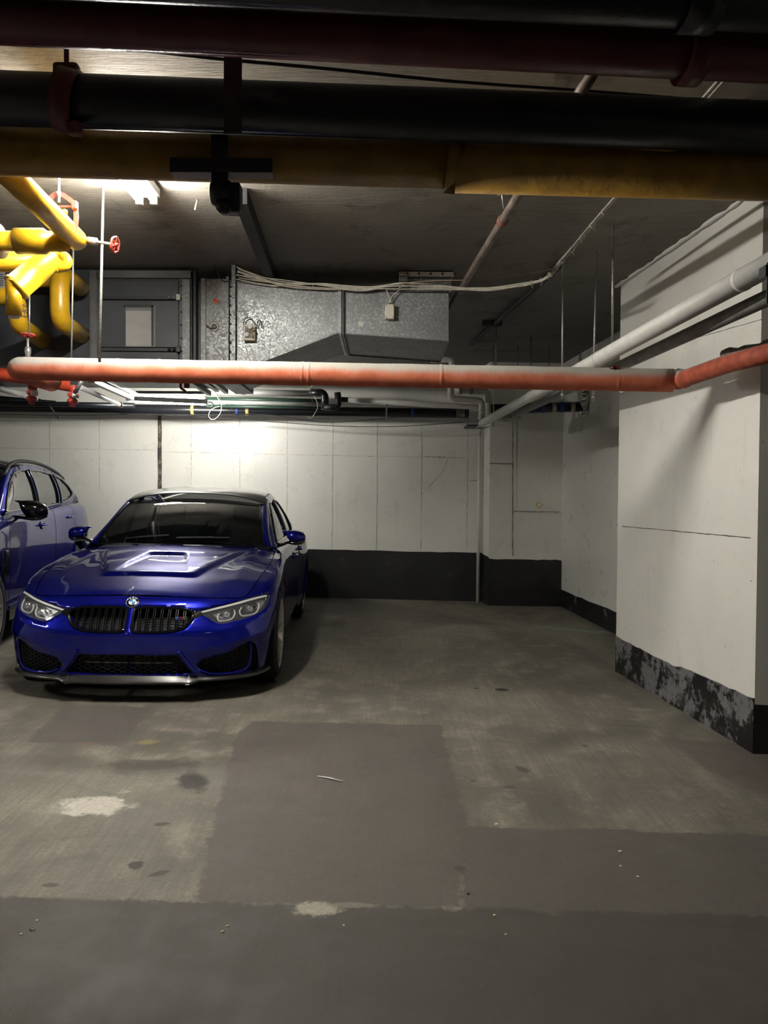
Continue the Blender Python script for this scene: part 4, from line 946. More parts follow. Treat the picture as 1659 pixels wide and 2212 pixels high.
# ---- litter on the floor
ck = G(712, 1684); a_ = G(685, 1678); b_ = G(741, 1690)
tag(MB().tube([a_+Vector((0, 0, .004)), ck+Vector((0, .004, .006)), b_+Vector((0, 0, .004))], .0042, 8, scales=[.5, 1, .7]).build('white_stick', M_enam), 'thin white stick lying on the bare middle of the floor', 'litter')
rl = random.Random(8)
def chip(px, py, sz, mat, label):
    p_ = G(px, py); m = MB(); k = 6; top = []
    for i in range(k):
        a = 2*PI*i/k; r_ = sz*rl.uniform(.5, 1); top.append((p_.x+r_*math.cos(a), p_.y+r_*math.sin(a), p_.z+rl.uniform(.002, .004)))
    m.prism(top, (0, 0, -.003)); tag(m.build('paper_chip', mat), label, 'litter', 'small chips and crumbs on the floor')
M_cy = simple('pale_yellow_chip', (.55, .48, .25), .7); M_cw = simple('white_chip', (.6, .6, .55), .7)
for px, py, s_, mt, lb in [(492, 2001, .006, M_cy, 'upper of two pale yellow crumbs on the dark floor at front left'), (481, 2013, .008, M_cy, 'lower of two pale yellow crumbs on the dark floor at front left'), (743, 2000, .005, M_cw, 'tiny white crumb right of the light floor scar'), (1340, 1840, .009, M_cw, 'white crumb, highest of three in a row on the right floor'), (1341, 1872, .007, M_cw, 'white crumb, middle of three in a row on the right floor'), (1377, 1894, .008, M_cw, 'white crumb, lowest of three in a row on the right floor'), (1072, 1781, .012, M_cy, 'yellowish crumb at the edge of the light concrete'), (1068, 1978, .008, M_cy, 'yellowish crumb on the dark floor at front centre'), (1092, 2019, .006, M_cy, 'yellowish crumb below and right of the front centre one'), (70, 2009, .010, M_blk, 'small black sliver on the dark floor at the left'), (1011, 1931, .007, M_blk, 'small black crumb on the mid floor patch'), (80, 1989, .006, M_cw, 'tiny white crumb above the black sliver at the left'), (46, 2019, .006, M_cw, 'tiny white crumb below the black sliver at the left'), (300, 1512+56, .008, M_cw, 'tiny white crumb on the floor in front of the blue car')]:
    chip(px, py, s_, mt, lb)
# ---- car body control net (car coordinates: x to its left, y backwards from the nose, z up) ----
def cr(p0, p1, p2, p3, t):
    return .5*((2*p1) + (-p0+p2)*t + (2*p0-5*p1+4*p2-p3)*t*t + (-p0+3*p1-3*p2+p3)*t**3)
class Net:
    def __init__(self, rows):
        self.a = np.array(rows, float)             # rows x stations x 3
        self.nv, self.ns = self.a.shape[:2]
    def S(self, s, v):
        a = self.a
        def idx(n, k): return min(max(k, 0), n-1)
        def row(i):
            k = min(max(int(math.floor(s)), 0), self.ns-2); t = s-k
            def c(j):
                if j < 0:
                    q = a[i][-j].copy(); q[0] = -q[0]; return q
                if j >= self.ns:
                    q = a[i][2*self.ns-2-j].copy(); q[0] = -q[0]; return q
                return a[i][j]
            return cr(c(k-1), c(k), c(k+1), c(k+2), t)
        m = min(max(int(math.floor(v)), 0), self.nv-2); t = v-m
        r1, r2 = row(m), row(m+1)
        r0 = row(m-1) if m > 0 else 2*r1-r2
        r3 = row(m+2) if m+2 < self.nv else 2*r2-r1
        return cr(r0, r1, r2, r3, t)
    def inv(self, fa, fb, ia, ib, smax=7., smin=0., step=.1):
        """find (s,v) whose point has coordinate ia == fa and ib == fb"""
        if not hasattr(self, 'cache'): self.cache = {}
        key = (smin, smax, step)
        if key not in self.cache:
            ss = np.arange(smin, smax+1e-6, step); vv = np.arange(0, self.nv-1+1e-6, .1)
            self.cache[key] = (ss, vv, np.array([[self.S(s, v) for v in vv] for s in ss]))
        ss, vv, g = self.cache[key]
        d = (g[:, :, ia]-fa)**2+(g[:, :, ib]-fb)**2
        i, j = np.unravel_index(np.argmin(d), d.shape)
        s, v = ss[i], vv[j]
        for _ in range(8):
            p = self.S(s, v); e = np.array([fa-p[ia], fb-p[ib]])
            h = .02
            ds = (self.S(s+h, v)-self.S(s-h, v))/(2*h); dv = (self.S(s, v+h)-self.S(s, v-h))/(2*h)
            J = np.array([[ds[ia], dv[ia]], [ds[ib], dv[ib]]])
            if abs(np.linalg.det(J)) < 1e-9: break
            q = np.clip(np.linalg.solve(J, e), -.15, .15)
            s += q[0]; v += q[1]
            s = min(max(s, smin-.0), smax+.5); v = min(max(v, 0), self.nv-1)
        return s, v
SPORT_ROWS = [
 # A bottom edge
 [(0,.035,.168),(.25,.045,.166),(.50,.085,.158),(.70,.17,.155),(.81,.30,.158),(.855,.45,.165),(.885,.62,.18),(.895,.82,.185),(.89,1.05,.18),(.885,1.25,.18),(.87,1.7,.175),(.87,2.4,.175),(.875,3.0,.18),(.905,3.35,.185),(.915,3.61,.19),(.90,3.95,.20),(.85,4.2,.21),(.75,4.43,.22),(.52,4.57,.22),(.25,4.62,.22),(0,4.63,.22)],
 # B
 [(0,.012,.25),(.25,.022,.25),(.50,.07,.25),(.715,.155,.25),(.832,.285,.255),(.875,.44,.26),(.90,.62,.27),(.912,.82,.27),(.908,1.05,.265),(.893,1.25,.26),(.885,1.7,.255),(.885,2.4,.26),(.895,3.0,.27),(.93,3.35,.28),(.94,3.61,.285),(.925,3.95,.29),(.875,4.22,.30),(.77,4.46,.31),(.54,4.60,.31),(.26,4.645,.31),(0,4.655,.31)],
 # C
 [(0,.0,.35),(.25,.010,.35),(.50,.058,.35),(.72,.145,.35),(.845,.28,.355),(.888,.44,.36),(.908,.62,.37),(.918,.82,.38),(.913,1.05,.375),(.898,1.25,.37),(.892,1.7,.365),(.892,2.4,.37),(.902,3.0,.385),(.937,3.35,.40),(.947,3.61,.41),(.932,3.95,.41),(.882,4.22,.42),(.78,4.46,.43),(.55,4.61,.43),(.27,4.655,.43),(0,4.665,.43)],
 # D bumper crease
 [(0,-.005,.455),(.25,.006,.455),(.50,.055,.455),(.72,.145,.458),(.853,.285,.465),(.900,.445,.475),(.914,.62,.49),(.922,.82,.51),(.917,1.05,.51),(.902,1.25,.505),(.897,1.7,.50),(.897,2.4,.51),(.907,3.0,.53),(.94,3.35,.55),(.95,3.61,.56),(.935,3.95,.56),(.885,4.22,.57),(.785,4.46,.58),(.55,4.615,.58),(.27,4.66,.58),(0,4.67,.58)],
 # E
 [(0,.05,.565),(.25,.06,.565),(.50,.105,.562),(.705,.195,.567),(.835,.33,.585),(.900,.485,.605),(.915,.64,.63),(.922,.82,.65),(.916,1.05,.655),(.902,1.25,.655),(.895,1.7,.665),(.895,2.4,.68),(.905,3.0,.70),(.935,3.35,.72),(.945,3.61,.73),(.93,3.95,.73),(.88,4.22,.73),(.785,4.46,.73),(.55,4.61,.73),(.27,4.655,.73),(0,4.665,.73)],
 # F shoulder
 [(0,.105,.65),(.25,.118,.648),(.50,.162,.645),(.69,.25,.646),(.80,.39,.678),(.855,.535,.725),(.882,.68,.755),(.893,.85,.782),(.892,1.05,.805),(.885,1.25,.83),(.872,1.7,.86),(.872,2.4,.88),(.877,3.0,.90),(.893,3.35,.915),(.90,3.61,.92),(.88,3.95,.92),(.83,4.2,.915),(.745,4.43,.91),(.53,4.57,.905),(.26,4.61,.905),(0,4.62,.905)],
 # G bonnet cut line, belt line, boot edge
 [(0,.15,.685),(.25,.160,.681),(.49,.192,.671),(.69,.272,.666),(.742,.40,.706),(.765,.53,.750),(.782,.68,.786),(.797,.85,.815),(.805,1.05,.845),(.805,1.25,.87),(.80,1.65,.90),(.80,2.4,.925),(.795,3.0,.945),(.785,3.35,.955),(.77,3.62,.96),(.74,3.95,.965),(.70,4.2,.965),(.63,4.40,.96),(.48,4.49,.96),(.25,4.52,.965),(0,4.53,.965)],
]
# ================================================================== CARS
def flake(name, col, dark):
    t = NT(name)
    lw = t.n('ShaderNodeLayerWeight'); lw.inputs[0].default_value = .35
    t.set(Base_Color=t.mix(lw.outputs['Facing'], col, dark), Metallic=.5, Roughness=.30, Coat_Weight=1., Specular_IOR_Level=0.,
          Normal=t.bump(t.noise(900, 1), .0003, .25))
    t.b.inputs['Coat Roughness'].default_value = .025; t.b.inputs['Coat IOR'].default_value = 1.5
    return t.m
M_paint = flake('metallic_blue_paint', (.004, .007, .20), (.003, .004, .10))
M_gloss = simple('gloss_black_plastic', (.006, .006, .007), .12, coat=1.)
M_matte = simple('textured_black_plastic', (.012, .012, .013), .55)
M_carbon = simple('carbon_fibre_lacquer', (.020, .019, .018), .30, coat=.6)
M_chrome = simple('polished_chrome', (.75, .75, .75), .1, .9)
M_satin = simple('satin_silver_wheel', (.60, .58, .54), .3, .5)
M_tyre = simple('tyre_rubber', (.014, .014, .014), .7)
M_disc = simple('brake_disc_steel', (.25, .24, .23), .3, .9)
M_under = simple('wheel_well_liner', (.006, .006, .006), .9)
M_glow = simple('lamp_light_guide', (.78, .78, .76), .25)
M_lampin = simple('lamp_inner_silver', (.30, .30, .31), .25, .5)
t = NT('tinted_window_glass'); t.set(Base_Color=(.004, .005, .005), Roughness=.015, Alpha=.88, Specular_IOR_Level=.6, Coat_Weight=.6); t.b.inputs['Coat Roughness'].default_value = .01; M_glass = t.m
t = NT('clear_lamp_lens'); t.set(Base_Color=(.5, .5, .5), Roughness=.02, Alpha=.10, Specular_IOR_Level=.6); M_lens = t.m
M_seat = simple('dark_leather', (.02, .02, .021), .5)

def sstep(a, b, x): t = min(1, max(0, (x-a)/(b-a))); return t*t*(3-2*t)
def pip(pts, poly):
    x, y = pts[:, 0], pts[:, 1]; n = len(poly); c = np.zeros(len(pts), bool); j = n-1
    for i in range(n):
        xi, yi = poly[i]; xj, yj = poly[j]
        k = ((yi > y) != (yj > y)) & (x < (xj-xi)*(y-yi)/((yj-yi) if yj != yi else 1e-12)+xi)
        c ^= k; j = i
    return c
def densify(poly, step, closed=True):
    out = []; n = len(poly)
    for i in range(n if closed else n-1):
        a = np.array(poly[i], float); b = np.array(poly[(i+1) % n], float); k = max(1, int(np.ceil(np.linalg.norm(b-a)/step)))
        for j in range(k): out.append(tuple(a+(b-a)*j/k))
    if not closed: out.append(tuple(poly[-1]))
    return out
def smooth_poly(poly, k=4):
    """closed Catmull-Rom"""
    n = len(poly); out = []; p = [np.array(q, float) for q in poly]
    for i in range(n):
        a, b, c, d = p[i-1], p[i], p[(i+1) % n], p[(i+2) % n]
        for j in range(k):
            t = j/k; out.append(tuple(.5*((2*b)+(c-a)*t+(2*a-5*b+4*c-d)*t*t+(3*b-a-3*c+d)*t**3)))
    return out
def sheet(fn, outline, holes, step, sc=(1, 1)):
    """triangulated patch of the surface fn(a,b) inside outline and outside holes -> verts(Vector), faces, loops"""
    S2 = np.array(sc); loops = [densify([np.array(q)*S2 for q in L], step) for L in [outline]+holes]
    vs = []; es = []
    for L in loops:
        o = len(vs); vs += L; es += [(o+i, o+(i+1) % len(L)) for i in range(len(L))]
    lo = np.min(loops[0], 0); hi = np.max(loops[0], 0)
    gx = np.arange(lo[0], hi[0], step); gy = np.arange(lo[1], hi[1], step*.87)
    g = np.array([(x+(step/2 if j % 2 else 0), y) for j, y in enumerate(gy) for x in gx])
    if len(g):
        k = pip(g, loops[0])
        for L in loops[1:]: k &= ~pip(g, L)
        g = g[k]; B_ = np.array(vs)
        if len(g):
            d = np.concatenate([np.min(((g[i:i+400, None]-B_[None])**2).sum(-1), 1) for i in range(0, len(g), 400)])
            g = g[d > (step*.45)**2]
            vs += [tuple(q) for q in g]
    r = delaunay_2d_cdt([Vector(q) for q in vs], es, [], 0, 1e-6)
    ov = np.array([tuple(v) for v in r[0]]); fc = np.array([f for f in r[2]])
    cen = ov[fc].mean(1); k = pip(cen, loops[0])
    for L in loops[1:]: k &= ~pip(cen, L)
    fc = fc[k]; used = np.unique(fc); mp = -np.ones(len(ov), int); mp[used] = np.arange(len(used))
    P3 = [Vector(fn(*(ov[i]/S2))) for i in used]
    return P3, [tuple(int(mp[i]) for i in f) for f in fc], [[q/S2 for q in L] for L in loops]
def mirror_pts(vs): return [Vector((-v[0], v[1], v[2])) for v in vs]
class Sheet(MB):
    def patch(s, fn, outline, holes=[], step=.03, sc=(1, 1), both=False, side=1, rim=None, rims=None):
        P3, F3, loops = sheet(fn, outline, holes, step, sc)
        sides = (1, -1) if both else (side,)
        for k in sides: s.add(P3 if k > 0 else mirror_pts(P3), F3, True)
        if rim is not None:
            for li, L in enumerate(loops):
                if rims is not None and li not in rims: continue
                pts = [Vector(fn(*q)) for q in L]; c = sum(pts, Vector())/len(pts); n = len(pts)
                off = [p+rim(p, c) for p in pts]
                for k in sides:
                    A_, B_ = (pts, off) if k > 0 else (mirror_pts(pts), mirror_pts(off))
                    s.add(A_+B_, [(i, (i+1) % n, (i+1) % n+n, i+n) for i in range(n)], True)
        return s
def part(mb, name, mat, root, merge=.0004, **kw): return mb.build(name, mat, root, merge, **kw)
def wheel(root, x, y, R, rimR, wdt, side, nsp, spoke_mat, tr=.0):
    """wheel hub at (x,y,R): x = outer face; side = +1 for the car's left"""
    s = side; o = Vector((s*x, y, R)); ax = (s, 0, 0)
    w_ = wdt
    rim = MB().lathe([(rimR, -w_), (rimR+.012, -w_+.008), (rimR-.004, -w_+.025), (rimR-.03, -w_*.75), (rimR-.03, -.04), (rimR-.006, -.02), (rimR+.008, -.006), (rimR+.010, 0), (rimR-.002, .0), (rimR-.010, -.012), (rimR-.022, -.03)], o, ax, 48).build('wheel', spoke_mat, root)
    ty = MB().lathe([(rimR-.01, -w_), (R-.035, -w_-.004), (R-.008, -w_+.02), (R, -w_+.05), (R, -.045), (R-.006, -.018), (R-.03, .002), (rimR+.02, .004), (rimR-.002, -.006)], o, ax, 48)
    part(ty, 'tyre', M_tyre, rim, label='black low-profile tyre')
    for k in range(nsp):
        a = 2*PI*k/nsp; m = MB()
        for da in (-.075, .075):
            c1 = Vector((0, math.cos(a+da*.6), math.sin(a+da*.6))); c2 = Vector((0, math.cos(a+da*1.6), math.sin(a+da*1.6)))
            pts = [o+c1*.035+Vector((s*-.045, 0, 0)), o+c1*rimR*.4+Vector((s*-.030, 0, 0)), o+c2*(rimR-.012)+Vector((s*-.014, 0, 0))]
            m.bar(pts, .014, .022, ref=ax)
        part(m, 'spoke', spoke_mat, rim)
    part(MB().lathe([(0, -.02), (.028, -.022), (.034, -.03), (.065, -.045), (.07, -.08), (0, -.08)], o, ax, 24), 'hub', spoke_mat, rim)
    part(MB().lathe([(0, -.10), (rimR*.80, -.10), (rimR*.80, -.125), (0, -.125)], o, ax, 36), 'brake_disc', M_disc, rim)
    return rim
def mirror_part(root, side, base, tip, h, mat_cap, mat_low, horn=True):
    """door mirror: painted cap with an upper horn over a black arm; base/tip (x,y,z)"""
    bx, by, bz = base; tx, ty, tz = tip; s = side
    def sec(x, y, z, ry, rz, n=14, top=1.): return [Vector((s*x, y+ry*math.cos(2*PI*k/n), z+rz*math.sin(2*PI*k/n)*(top if math.sin(2*PI*k/n) > 0 else 1))) for k in range(n)]
    L = tx-bx
    secs = [(bx+L*.12, by, tz+h*.44, .010, .004), (bx+L*.24, by+.0, tz+h*.40, .03, .012), (bx+L*.32, by, tz+h*.20, .050, h*.26), (bx+L*.42, by-.01, tz+h*.10, .062, h*.38), (bx+L*.60, by-.005, tz+h*.06, .066, h*.42), (bx+L*.78, by+.005, tz+h*.02, .062, h*.40), (bx+L*.92, by+.02, tz-h*.02, .045, h*.32), (bx+L*.99, by+.03, tz-h*.04, .02, h*.16)]
    m = MB(); n = 14; vs = []
    for q in secs: vs += sec(*q)
    fs = [(i*n+j, i*n+(j+1) % n, (i+1)*n+(j+1) % n, (i+1)*n+j) for i in range(len(secs)-1) for j in range(n)]+[tuple(range(n)), tuple((len(secs)-1)*n+j for j in range(n))]
    m.add(vs, fs, True); o = part(m, 'door_mirror', mat_cap, root)
    secs = [(bx-.03, by+.0, bz-.01, .045, .022), (bx+L*.15, by, bz+.004, .035, .016), (bx+L*.35, by, tz-h*.36, .045, .016), (bx+L*.6, by, tz-h*.40, .058, .020), (bx+L*.82, by+.01, tz-h*.36, .05, .022), (bx+L*.97, by+.03, tz-h*.22, .02, .02)]
    m = MB(); vs = []
    for q in secs: vs += sec(*q)
    fs = [(i*n+j, i*n+(j+1) % n, (i+1)*n+(j+1) % n, (i+1)*n+j) for i in range(len(secs)-1) for j in range(n)]+[tuple(range(n)), tuple((len(secs)-1)*n+j for j in range(n))]
    m.add(vs, fs, True); part(m, 'mirror_arm', mat_low, o, label='black lower arm')
    m = MB(); m.box((min(s*(bx+L*.36), s*(bx+L*.9)), by+.055, tz-h*.25), (max(s*(bx+L*.36), s*(bx+L*.9)), by+.062, tz+h*.35), bev=.003); part(m, 'mirror_glass', M_chrome, o)
    return o
def tbl(pts):
    a = np.array(pts, float)
    def f(x): return np.interp(x, a[:, 0], a[:, 1])
    return f
def pose(root, ox, oy, yaw):
    c, s = math.cos(yaw), math.sin(yaw)
    X = Vector((c, s, -SL*c)).normalized(); Y = Vector((-s, c, SL*s)).normalized(); Z = X.cross(Y)
    root.matrix_world = Matrix(((X.x, Y.x, Z.x, ox), (X.y, Y.y, Z.y, oy), (X.z, Y.z, Z.z, fz(ox)), (0, 0, 0, 1)))
def arch_poly(net, yc, zc, R, smin, smax, n=40):
    pts = []
    for k in range(n+1):
        a = PI*k/n*1.25-PI*.125
        y, z = yc-R*math.cos(a), zc+R*math.sin(a)
        zmin = .19
        s, v = net.inv(y, max(z, zmin+.0), 1, 2, smax, smin)
        pts.append((s, v if z > zmin+.012 else min(v, 0)))
    pts = [p for p in pts]
    return [(pts[0][0], -1.)]+pts+[(pts[-1][0], -1.)]
SV = (.24, .105)          # metric weights of the net parameters
IN_Y = lambda d: (lambda p, c: Vector((0, d, 0)))
def body_panels(root, net, arches, splits, holes_front, paint, fn=None, names=('front_bumper', 'front_fender', 'front_door', 'rear_door', 'rear_quarter'), handle=None):
    vmax = net.nv-1
    fn = fn or (lambda s, v: net.S(s, max(v, 0)))
    cuts = [0]+splits+[net.ns-1]; g = .012
    for i, nm in enumerate(names):
        a, b = cuts[i]+(g if i else 0), cuts[i+1]-(g if i < len(names)-1 else 0)
        H = [h for h in (holes_front if i == 0 else [])]+[A_ for A_ in arches if A_[0][0] < b and A_[-1][0] > a]
        out = [(a, 0), (b, 0), (b, vmax), (a, vmax)]
        out = densify(out, .3)
        inw = lambda p, c: Vector((-.012*(1 if p.x > 0 else -1), .012 if p.y < 2 else -.012, 0))*(1 if abs(p.x) > .02 else 0)
        if i in (0, len(names)-1):
            m = Sheet(); m.patch(fn, out, H, .028, SV, both=True)
            # deep rims around the front openings, shallow ones round the arches
            for h in H:
                L = densify([np.array(q)*np.array(SV) for q in h], .02); L = [q/np.array(SV) for q in L]
                L = [q for q in L]
                pts = [Vector(fn(min(max(q[0], a), b), min(max(q[1], 0), vmax))) for q in L]; n = len(pts)
                front = h in holes_front
                off = [p+(Vector((0, .055, 0)) if front else Vector((-.05, 0, 0))) for p in pts]
                for sd in (1, -1):
                    A_, B_ = (pts, off) if sd > 0 else (mirror_pts(pts), mirror_pts(off))
                    m.add(A_+B_, [(k, (k+1) % n, (k+1) % n+n, k+n) for k in range(n) if (pts[k]-pts[(k+1) % n]).length < .08], True)
            part(m, nm, paint, root)
        else:
            for sd in (1, -1):
                m = Sheet(); m.patch(fn, out, H, .03, SV, side=sd)
                for h in H:
                    L = [q for q in densify([np.array(q)*np.array(SV) for q in h], .02)]; L = [q/np.array(SV) for q in L]
                    pts = [Vector(fn(min(max(q[0], a), b), max(q[1], 0))) for q in L]; off = [p+Vector((-.05, 0, 0)) for p in pts]
                    if sd < 0: pts, off = mirror_pts(pts), mirror_pts(off)
                    n = len(pts); m.add(pts+off, [(k, (k+1) % n, (k+1) % n+n, k+n) for k in range(n) if (pts[k]-pts[(k+1) % n]).length < .08], True)
                d_ = part(m, nm, paint, root)
                if handle and nm in handle:
                    hy, hz_, hx = handle[nm]
                    hm_ = MB(); hm_.tube([Vector((sd*(hx-.01), hy-.10, hz_)), Vector((sd*(hx+.028), hy-.085, hz_+.002)), Vector((sd*(hx+.030), hy+.05, hz_+.006)), Vector((sd*(hx-.01), hy+.09, hz_+.008))], .012, 10, fil=.02, scales=None)
                    dh_ = part(hm_, 'door_handle', paint, d_)
                    cu_ = MB(); cu_.lathe([(0, -.004), (.036, -.004), (.042, .003), (.030, .007), (0, .004)], (sd*(hx+.002), hy-.02, hz_-.004), (1, 0, 0), 20); part(cu_, 'handle_cup', M_gloss, d_)
# ---------------------------------------------------------------- the sports saloon
SN = Net(SPORT_ROWS)
car = empty('sports_saloon', (0, 0, 0), 'metallic blue sports saloon with black roof parked facing the camera in the left bay', 'car')
kid_xz = [(.024,.60),(.034,.613),(.08,.621),(.18,.622),(.30,.617),(.372,.604),(.402,.585),(.400,.56),(.375,.525),(.34,.495),(.27,.479),(.15,.474),(.07,.475),(.035,.48),(.023,.50)]
head_xz = [(.43,.592),(.49,.608),(.555,.622),(.615,.634),(.66,.645),(.71,.657),(.77,.667),(.835,.672),(.86,.662),(.862,.62),(.842,.585),(.815,.566),(.773,.55),(.707,.533),(.64,.522),(.59,.514),(.556,.520),(.525,.535),(.497,.553),(.47,.566),(.44,.578)]
cen_xz = [(.0,.320),(.10,.320),(.25,.318),(.315,.314),(.335,.295),(.395,.205),(.385,.192),(.25,.186),(0,.184)]
sid_xz = [(.455,.268),(.475,.287),(.54,.300),(.60,.313),(.665,.340),(.715,.366),(.752,.376),(.782,.374),(.800,.35),(.810,.30),(.812,.22),(.805,.172),(.73,.168),(.62,.170),(.52,.180),(.455,.212),(.437,.245)]
def to_sv(poly, k=3, sm=True):
    p = smooth_poly(poly, k) if sm else densify(poly, .03)
    return [SN.inv(x, z, 0, 2, 6.) for x, z in p]
kid_sv = to_sv(kid_xz); head_sv = to_sv(head_xz); sid_sv = to_sv(sid_xz)
cen_sv = [SN.inv(x, z, 0, 2, 6.) for x, z in smooth_path([Vector((a, b, 0)) for a, b in cen_xz], 3) for x, z in [(x, z)]] if False else [SN.inv(max(p.x, 0), p.y, 0, 2, 6.) for p in smooth_path([Vector((a, b, 0)) for a, b in cen_xz], 3)]
cen_sv = [(-.3, cen_sv[0][1])]+cen_sv+[(-.3, cen_sv[-1][1])]
arF = arch_poly(SN, .80, .335, .357, 3.8, 9.5); arR = arch_poly(SN, 3.61, .335, .357, 11.5, 17)
zA = tbl([(0, .452), (.40, .452), (.57, .458), (.68, .480), (.79, .508), (.86, .55)]); zB = tbl([(.38, .325), (.50, .345), (.60, .365), (.68, .388), (.75, .408), (.80, .42)])
def sport_fn(s, v):
    p = SN.S(s, max(v, 0)).copy()
    if s < 4.6:
        x = abs(p[0]); k = 1-sstep(4.0, 4.6, s)
        for zt, am, x0_ in ((zA, .009, -1), (zB, .012, .36)):
            dz = p[2]-zt(x); g_ = math.exp(-dz/.035) if dz > 0 else math.exp(-(dz/.009)**2)
            kk = k*(1 if x0_ < 0 else sstep(x0_, x0_+.08, x)); n_ = np.array([.5*sstep(.6, .9, x), -1, 0]); p += n_*am*g_*kk
    return p
body_panels(car, SN, [arF, arR], [4.62, 9.6, 11.75, 13.3], [kid_sv, head_sv, sid_sv, cen_sv], M_paint, fn=sport_fn, handle={'front_door': (2.35, .79, .888), 'rear_door': (3.0, .81, .892)})
def fs_pt(x, z, back=0.):
    s, v = SN.inv(abs(x), z, 0, 2, 6.); p = SN.S(s, v); return Vector((x, p[1]+back, z))
# dark shell behind the openings
m = Sheet()
for poly in (kid_sv, head_sv, sid_sv, cen_sv):
    c = np.mean(poly, 0); big = [(max(-.0, c[0]+(q[0]-c[0])*1.08), c[1]+(q[1]-c[1])*1.06) for q in poly]
    m.patch(lambda s, v: Vector(SN.S(s, min(max(v, 0), 6)))+Vector((-.01*(1 if s > 3 else 0), .075, 0)), big, [], .05, SV, both=True)
part(m, 'opening_backing', M_matte, car)
# wheel wells and underbody
m = MB()
for sd in (1, -1):
    for yc in (.80, 3.61): m.lathe([(.37, -.36), (.385, .0)], (sd*.90, yc, .335), (sd, 0, 0), 32); m.lathe([(0, -.36), (.37, -.36)], (sd*.90, yc, .335), (sd, 0, 0), 32)
m.box((-.52, .30, .17), (.52, 4.4, .30)); m.box((-.86, 1.22, .17), (.86, 3.2, .32)); m.box((-.7, 4.0, .25), (.7, 4.5, .5))
part(m, 'underbody', M_under, car)
for sd in (1, -1):
    wheel(car, .915, .80, .328, .252, .25, sd, 10, M_satin); wheel(car, .912, 3.61, .328, .252, .26, sd, 10, M_satin)
# front splitter
lip = []
ss = np.linspace(0, 4.9, 34)
sec = lambda p, n, z0, z1, o1, k: None
m = MB(); vs = []
for s_ in ss:
    p = Vector(SN.S(s_, 0)); q = Vector(SN.S(s_+.05, 0)); tg = (q-p).normalized(); nn = Vector((tg.y, -tg.x, 0)).normalized()
    if nn.y > 0 and s_ < 3: nn = -nn
    kx_ = abs(p.x); zt = p.z+.012; zb_ = .128 if kx_ < .40 else .128+.012*min(1, (kx_-.40)/.05)
    out = .040 if kx_ < .37 else (.052 if kx_ < .42 else .030)
    vs += [p+nn*.004+Vector((0, 0, .012)), p+nn*out+Vector((0, 0, zb_+.016-p.z)), p+nn*(out+.004)+Vector((0, 0, zb_+.006-p.z)), p+nn*(out-.004)+Vector((0, 0, zb_-p.z)), p-nn*.10+Vector((0, 0, zb_+.006-p.z))]
n = 5; fs = [(i*n+j, i*n+j+1, (i+1)*n+j+1, (i+1)*n+j) for i in range(len(ss)-1) for j in range(n-1)]
m.add(vs, fs, True); m.add(mirror_pts(vs), fs, True)
part(m, 'front_splitter', M_carbon, car, label='dark carbon lip under the bumper')
for sd in (1, -1):
    p = fs_pt(.385, .17); m = MB(); m.prism([(sd*(p.x-.012), p.y-.058, .130), (sd*(p.x+.016), p.y-.058, .130), (sd*(p.x+.004), p.y-.005, .188)], (0, .05, 0)); part(m, 'splitter_fin', M_carbon, car)
# ---- bonnet
cutpts = [SN.S(s_, 6) for s_ in np.linspace(0, 9.75, 80)]
ys_ = np.array([p[1] for p in cutpts]); xs_ = np.array([p[0] for p in cutpts]); zs_ = np.array([p[2] for p in cutpts])
zc_t = tbl([(.15,.692),(.22,.716),(.30,.738),(.40,.764),(.5,.787),(.65,.818),(.8,.846),(1.1,.896),(1.3,.928),(1.45,.948),(1.7,.965)])
def hood_z(x, y):
    xe = max(np.interp(y, ys_, xs_), .02); ze = np.interp(y, ys_, zs_); u = min(abs(x)/xe, 1)
    zc = zc_t(y) if y > .15 else .692
    z = ze+(zc-ze)*(1-u**2.3)
    ax = abs(x)
    # raised power dome: front edge at y=.50, flanks diverging towards the windscreen
    hw = .30+.34*max(0, (y-.50))*1.0
    dome = sstep(.485, .525, y)*(1-sstep(hw-.01, hw+.045, ax))
    z += .020*dome*(1-sstep(1.15, 1.5, y)*.8)
    # recessed outlet panel inside the dome
    hi = .275-(y-.53)*.235
    rec = sstep(.525, .565, y)*(1-sstep(1.045, 1.06, y))*(1-sstep(hi-.03, hi, ax))
    z -= (.022-.018*(1.05-y)/.52)*rec
    # soft shoulder line
    z += .006*math.exp(-((ax-(.60+.02*y))/.05)**2)*sstep(.3, .8, y)
    return z
front = [SN.S(s_, 6) for s_ in np.linspace(0, 3.6, 26)]; sidep = [SN.S(s_, 6) for s_ in np.linspace(3.8, 9.75, 44)]
oh = []
for p in front+sidep:
    nx_ = p[0]-.006*min(1, p[0]/.6); oh.append((nx_, p[1]+(.007 if p[0] < .7 else .002)))
oh[0] = (0, oh[0][1])
ylast = oh[-1][1]
back = [(.795*(1-k/12), 1.40+(ylast-1.40)*(1-k/12)**2) for k in range(1, 13)]
m = Sheet().patch(lambda x, y: Vector((x, y, hood_z(x, y))), oh+back, [], .024, both=True)
part(m, 'bonnet', M_paint, car)
# cowl, dark strip between bonnet and screen
m = Sheet().patch(lambda u, w_: Vector((u, 1.395+.30*u*u*1.0+.10*w_, .94-.03*u*u+.0*w_)), [(0, 0), (.80, 0), (.80, 1.6), (0, 1.6)], [], .05, (1, .1), both=True)
part(m, 'cowl', M_matte, car)
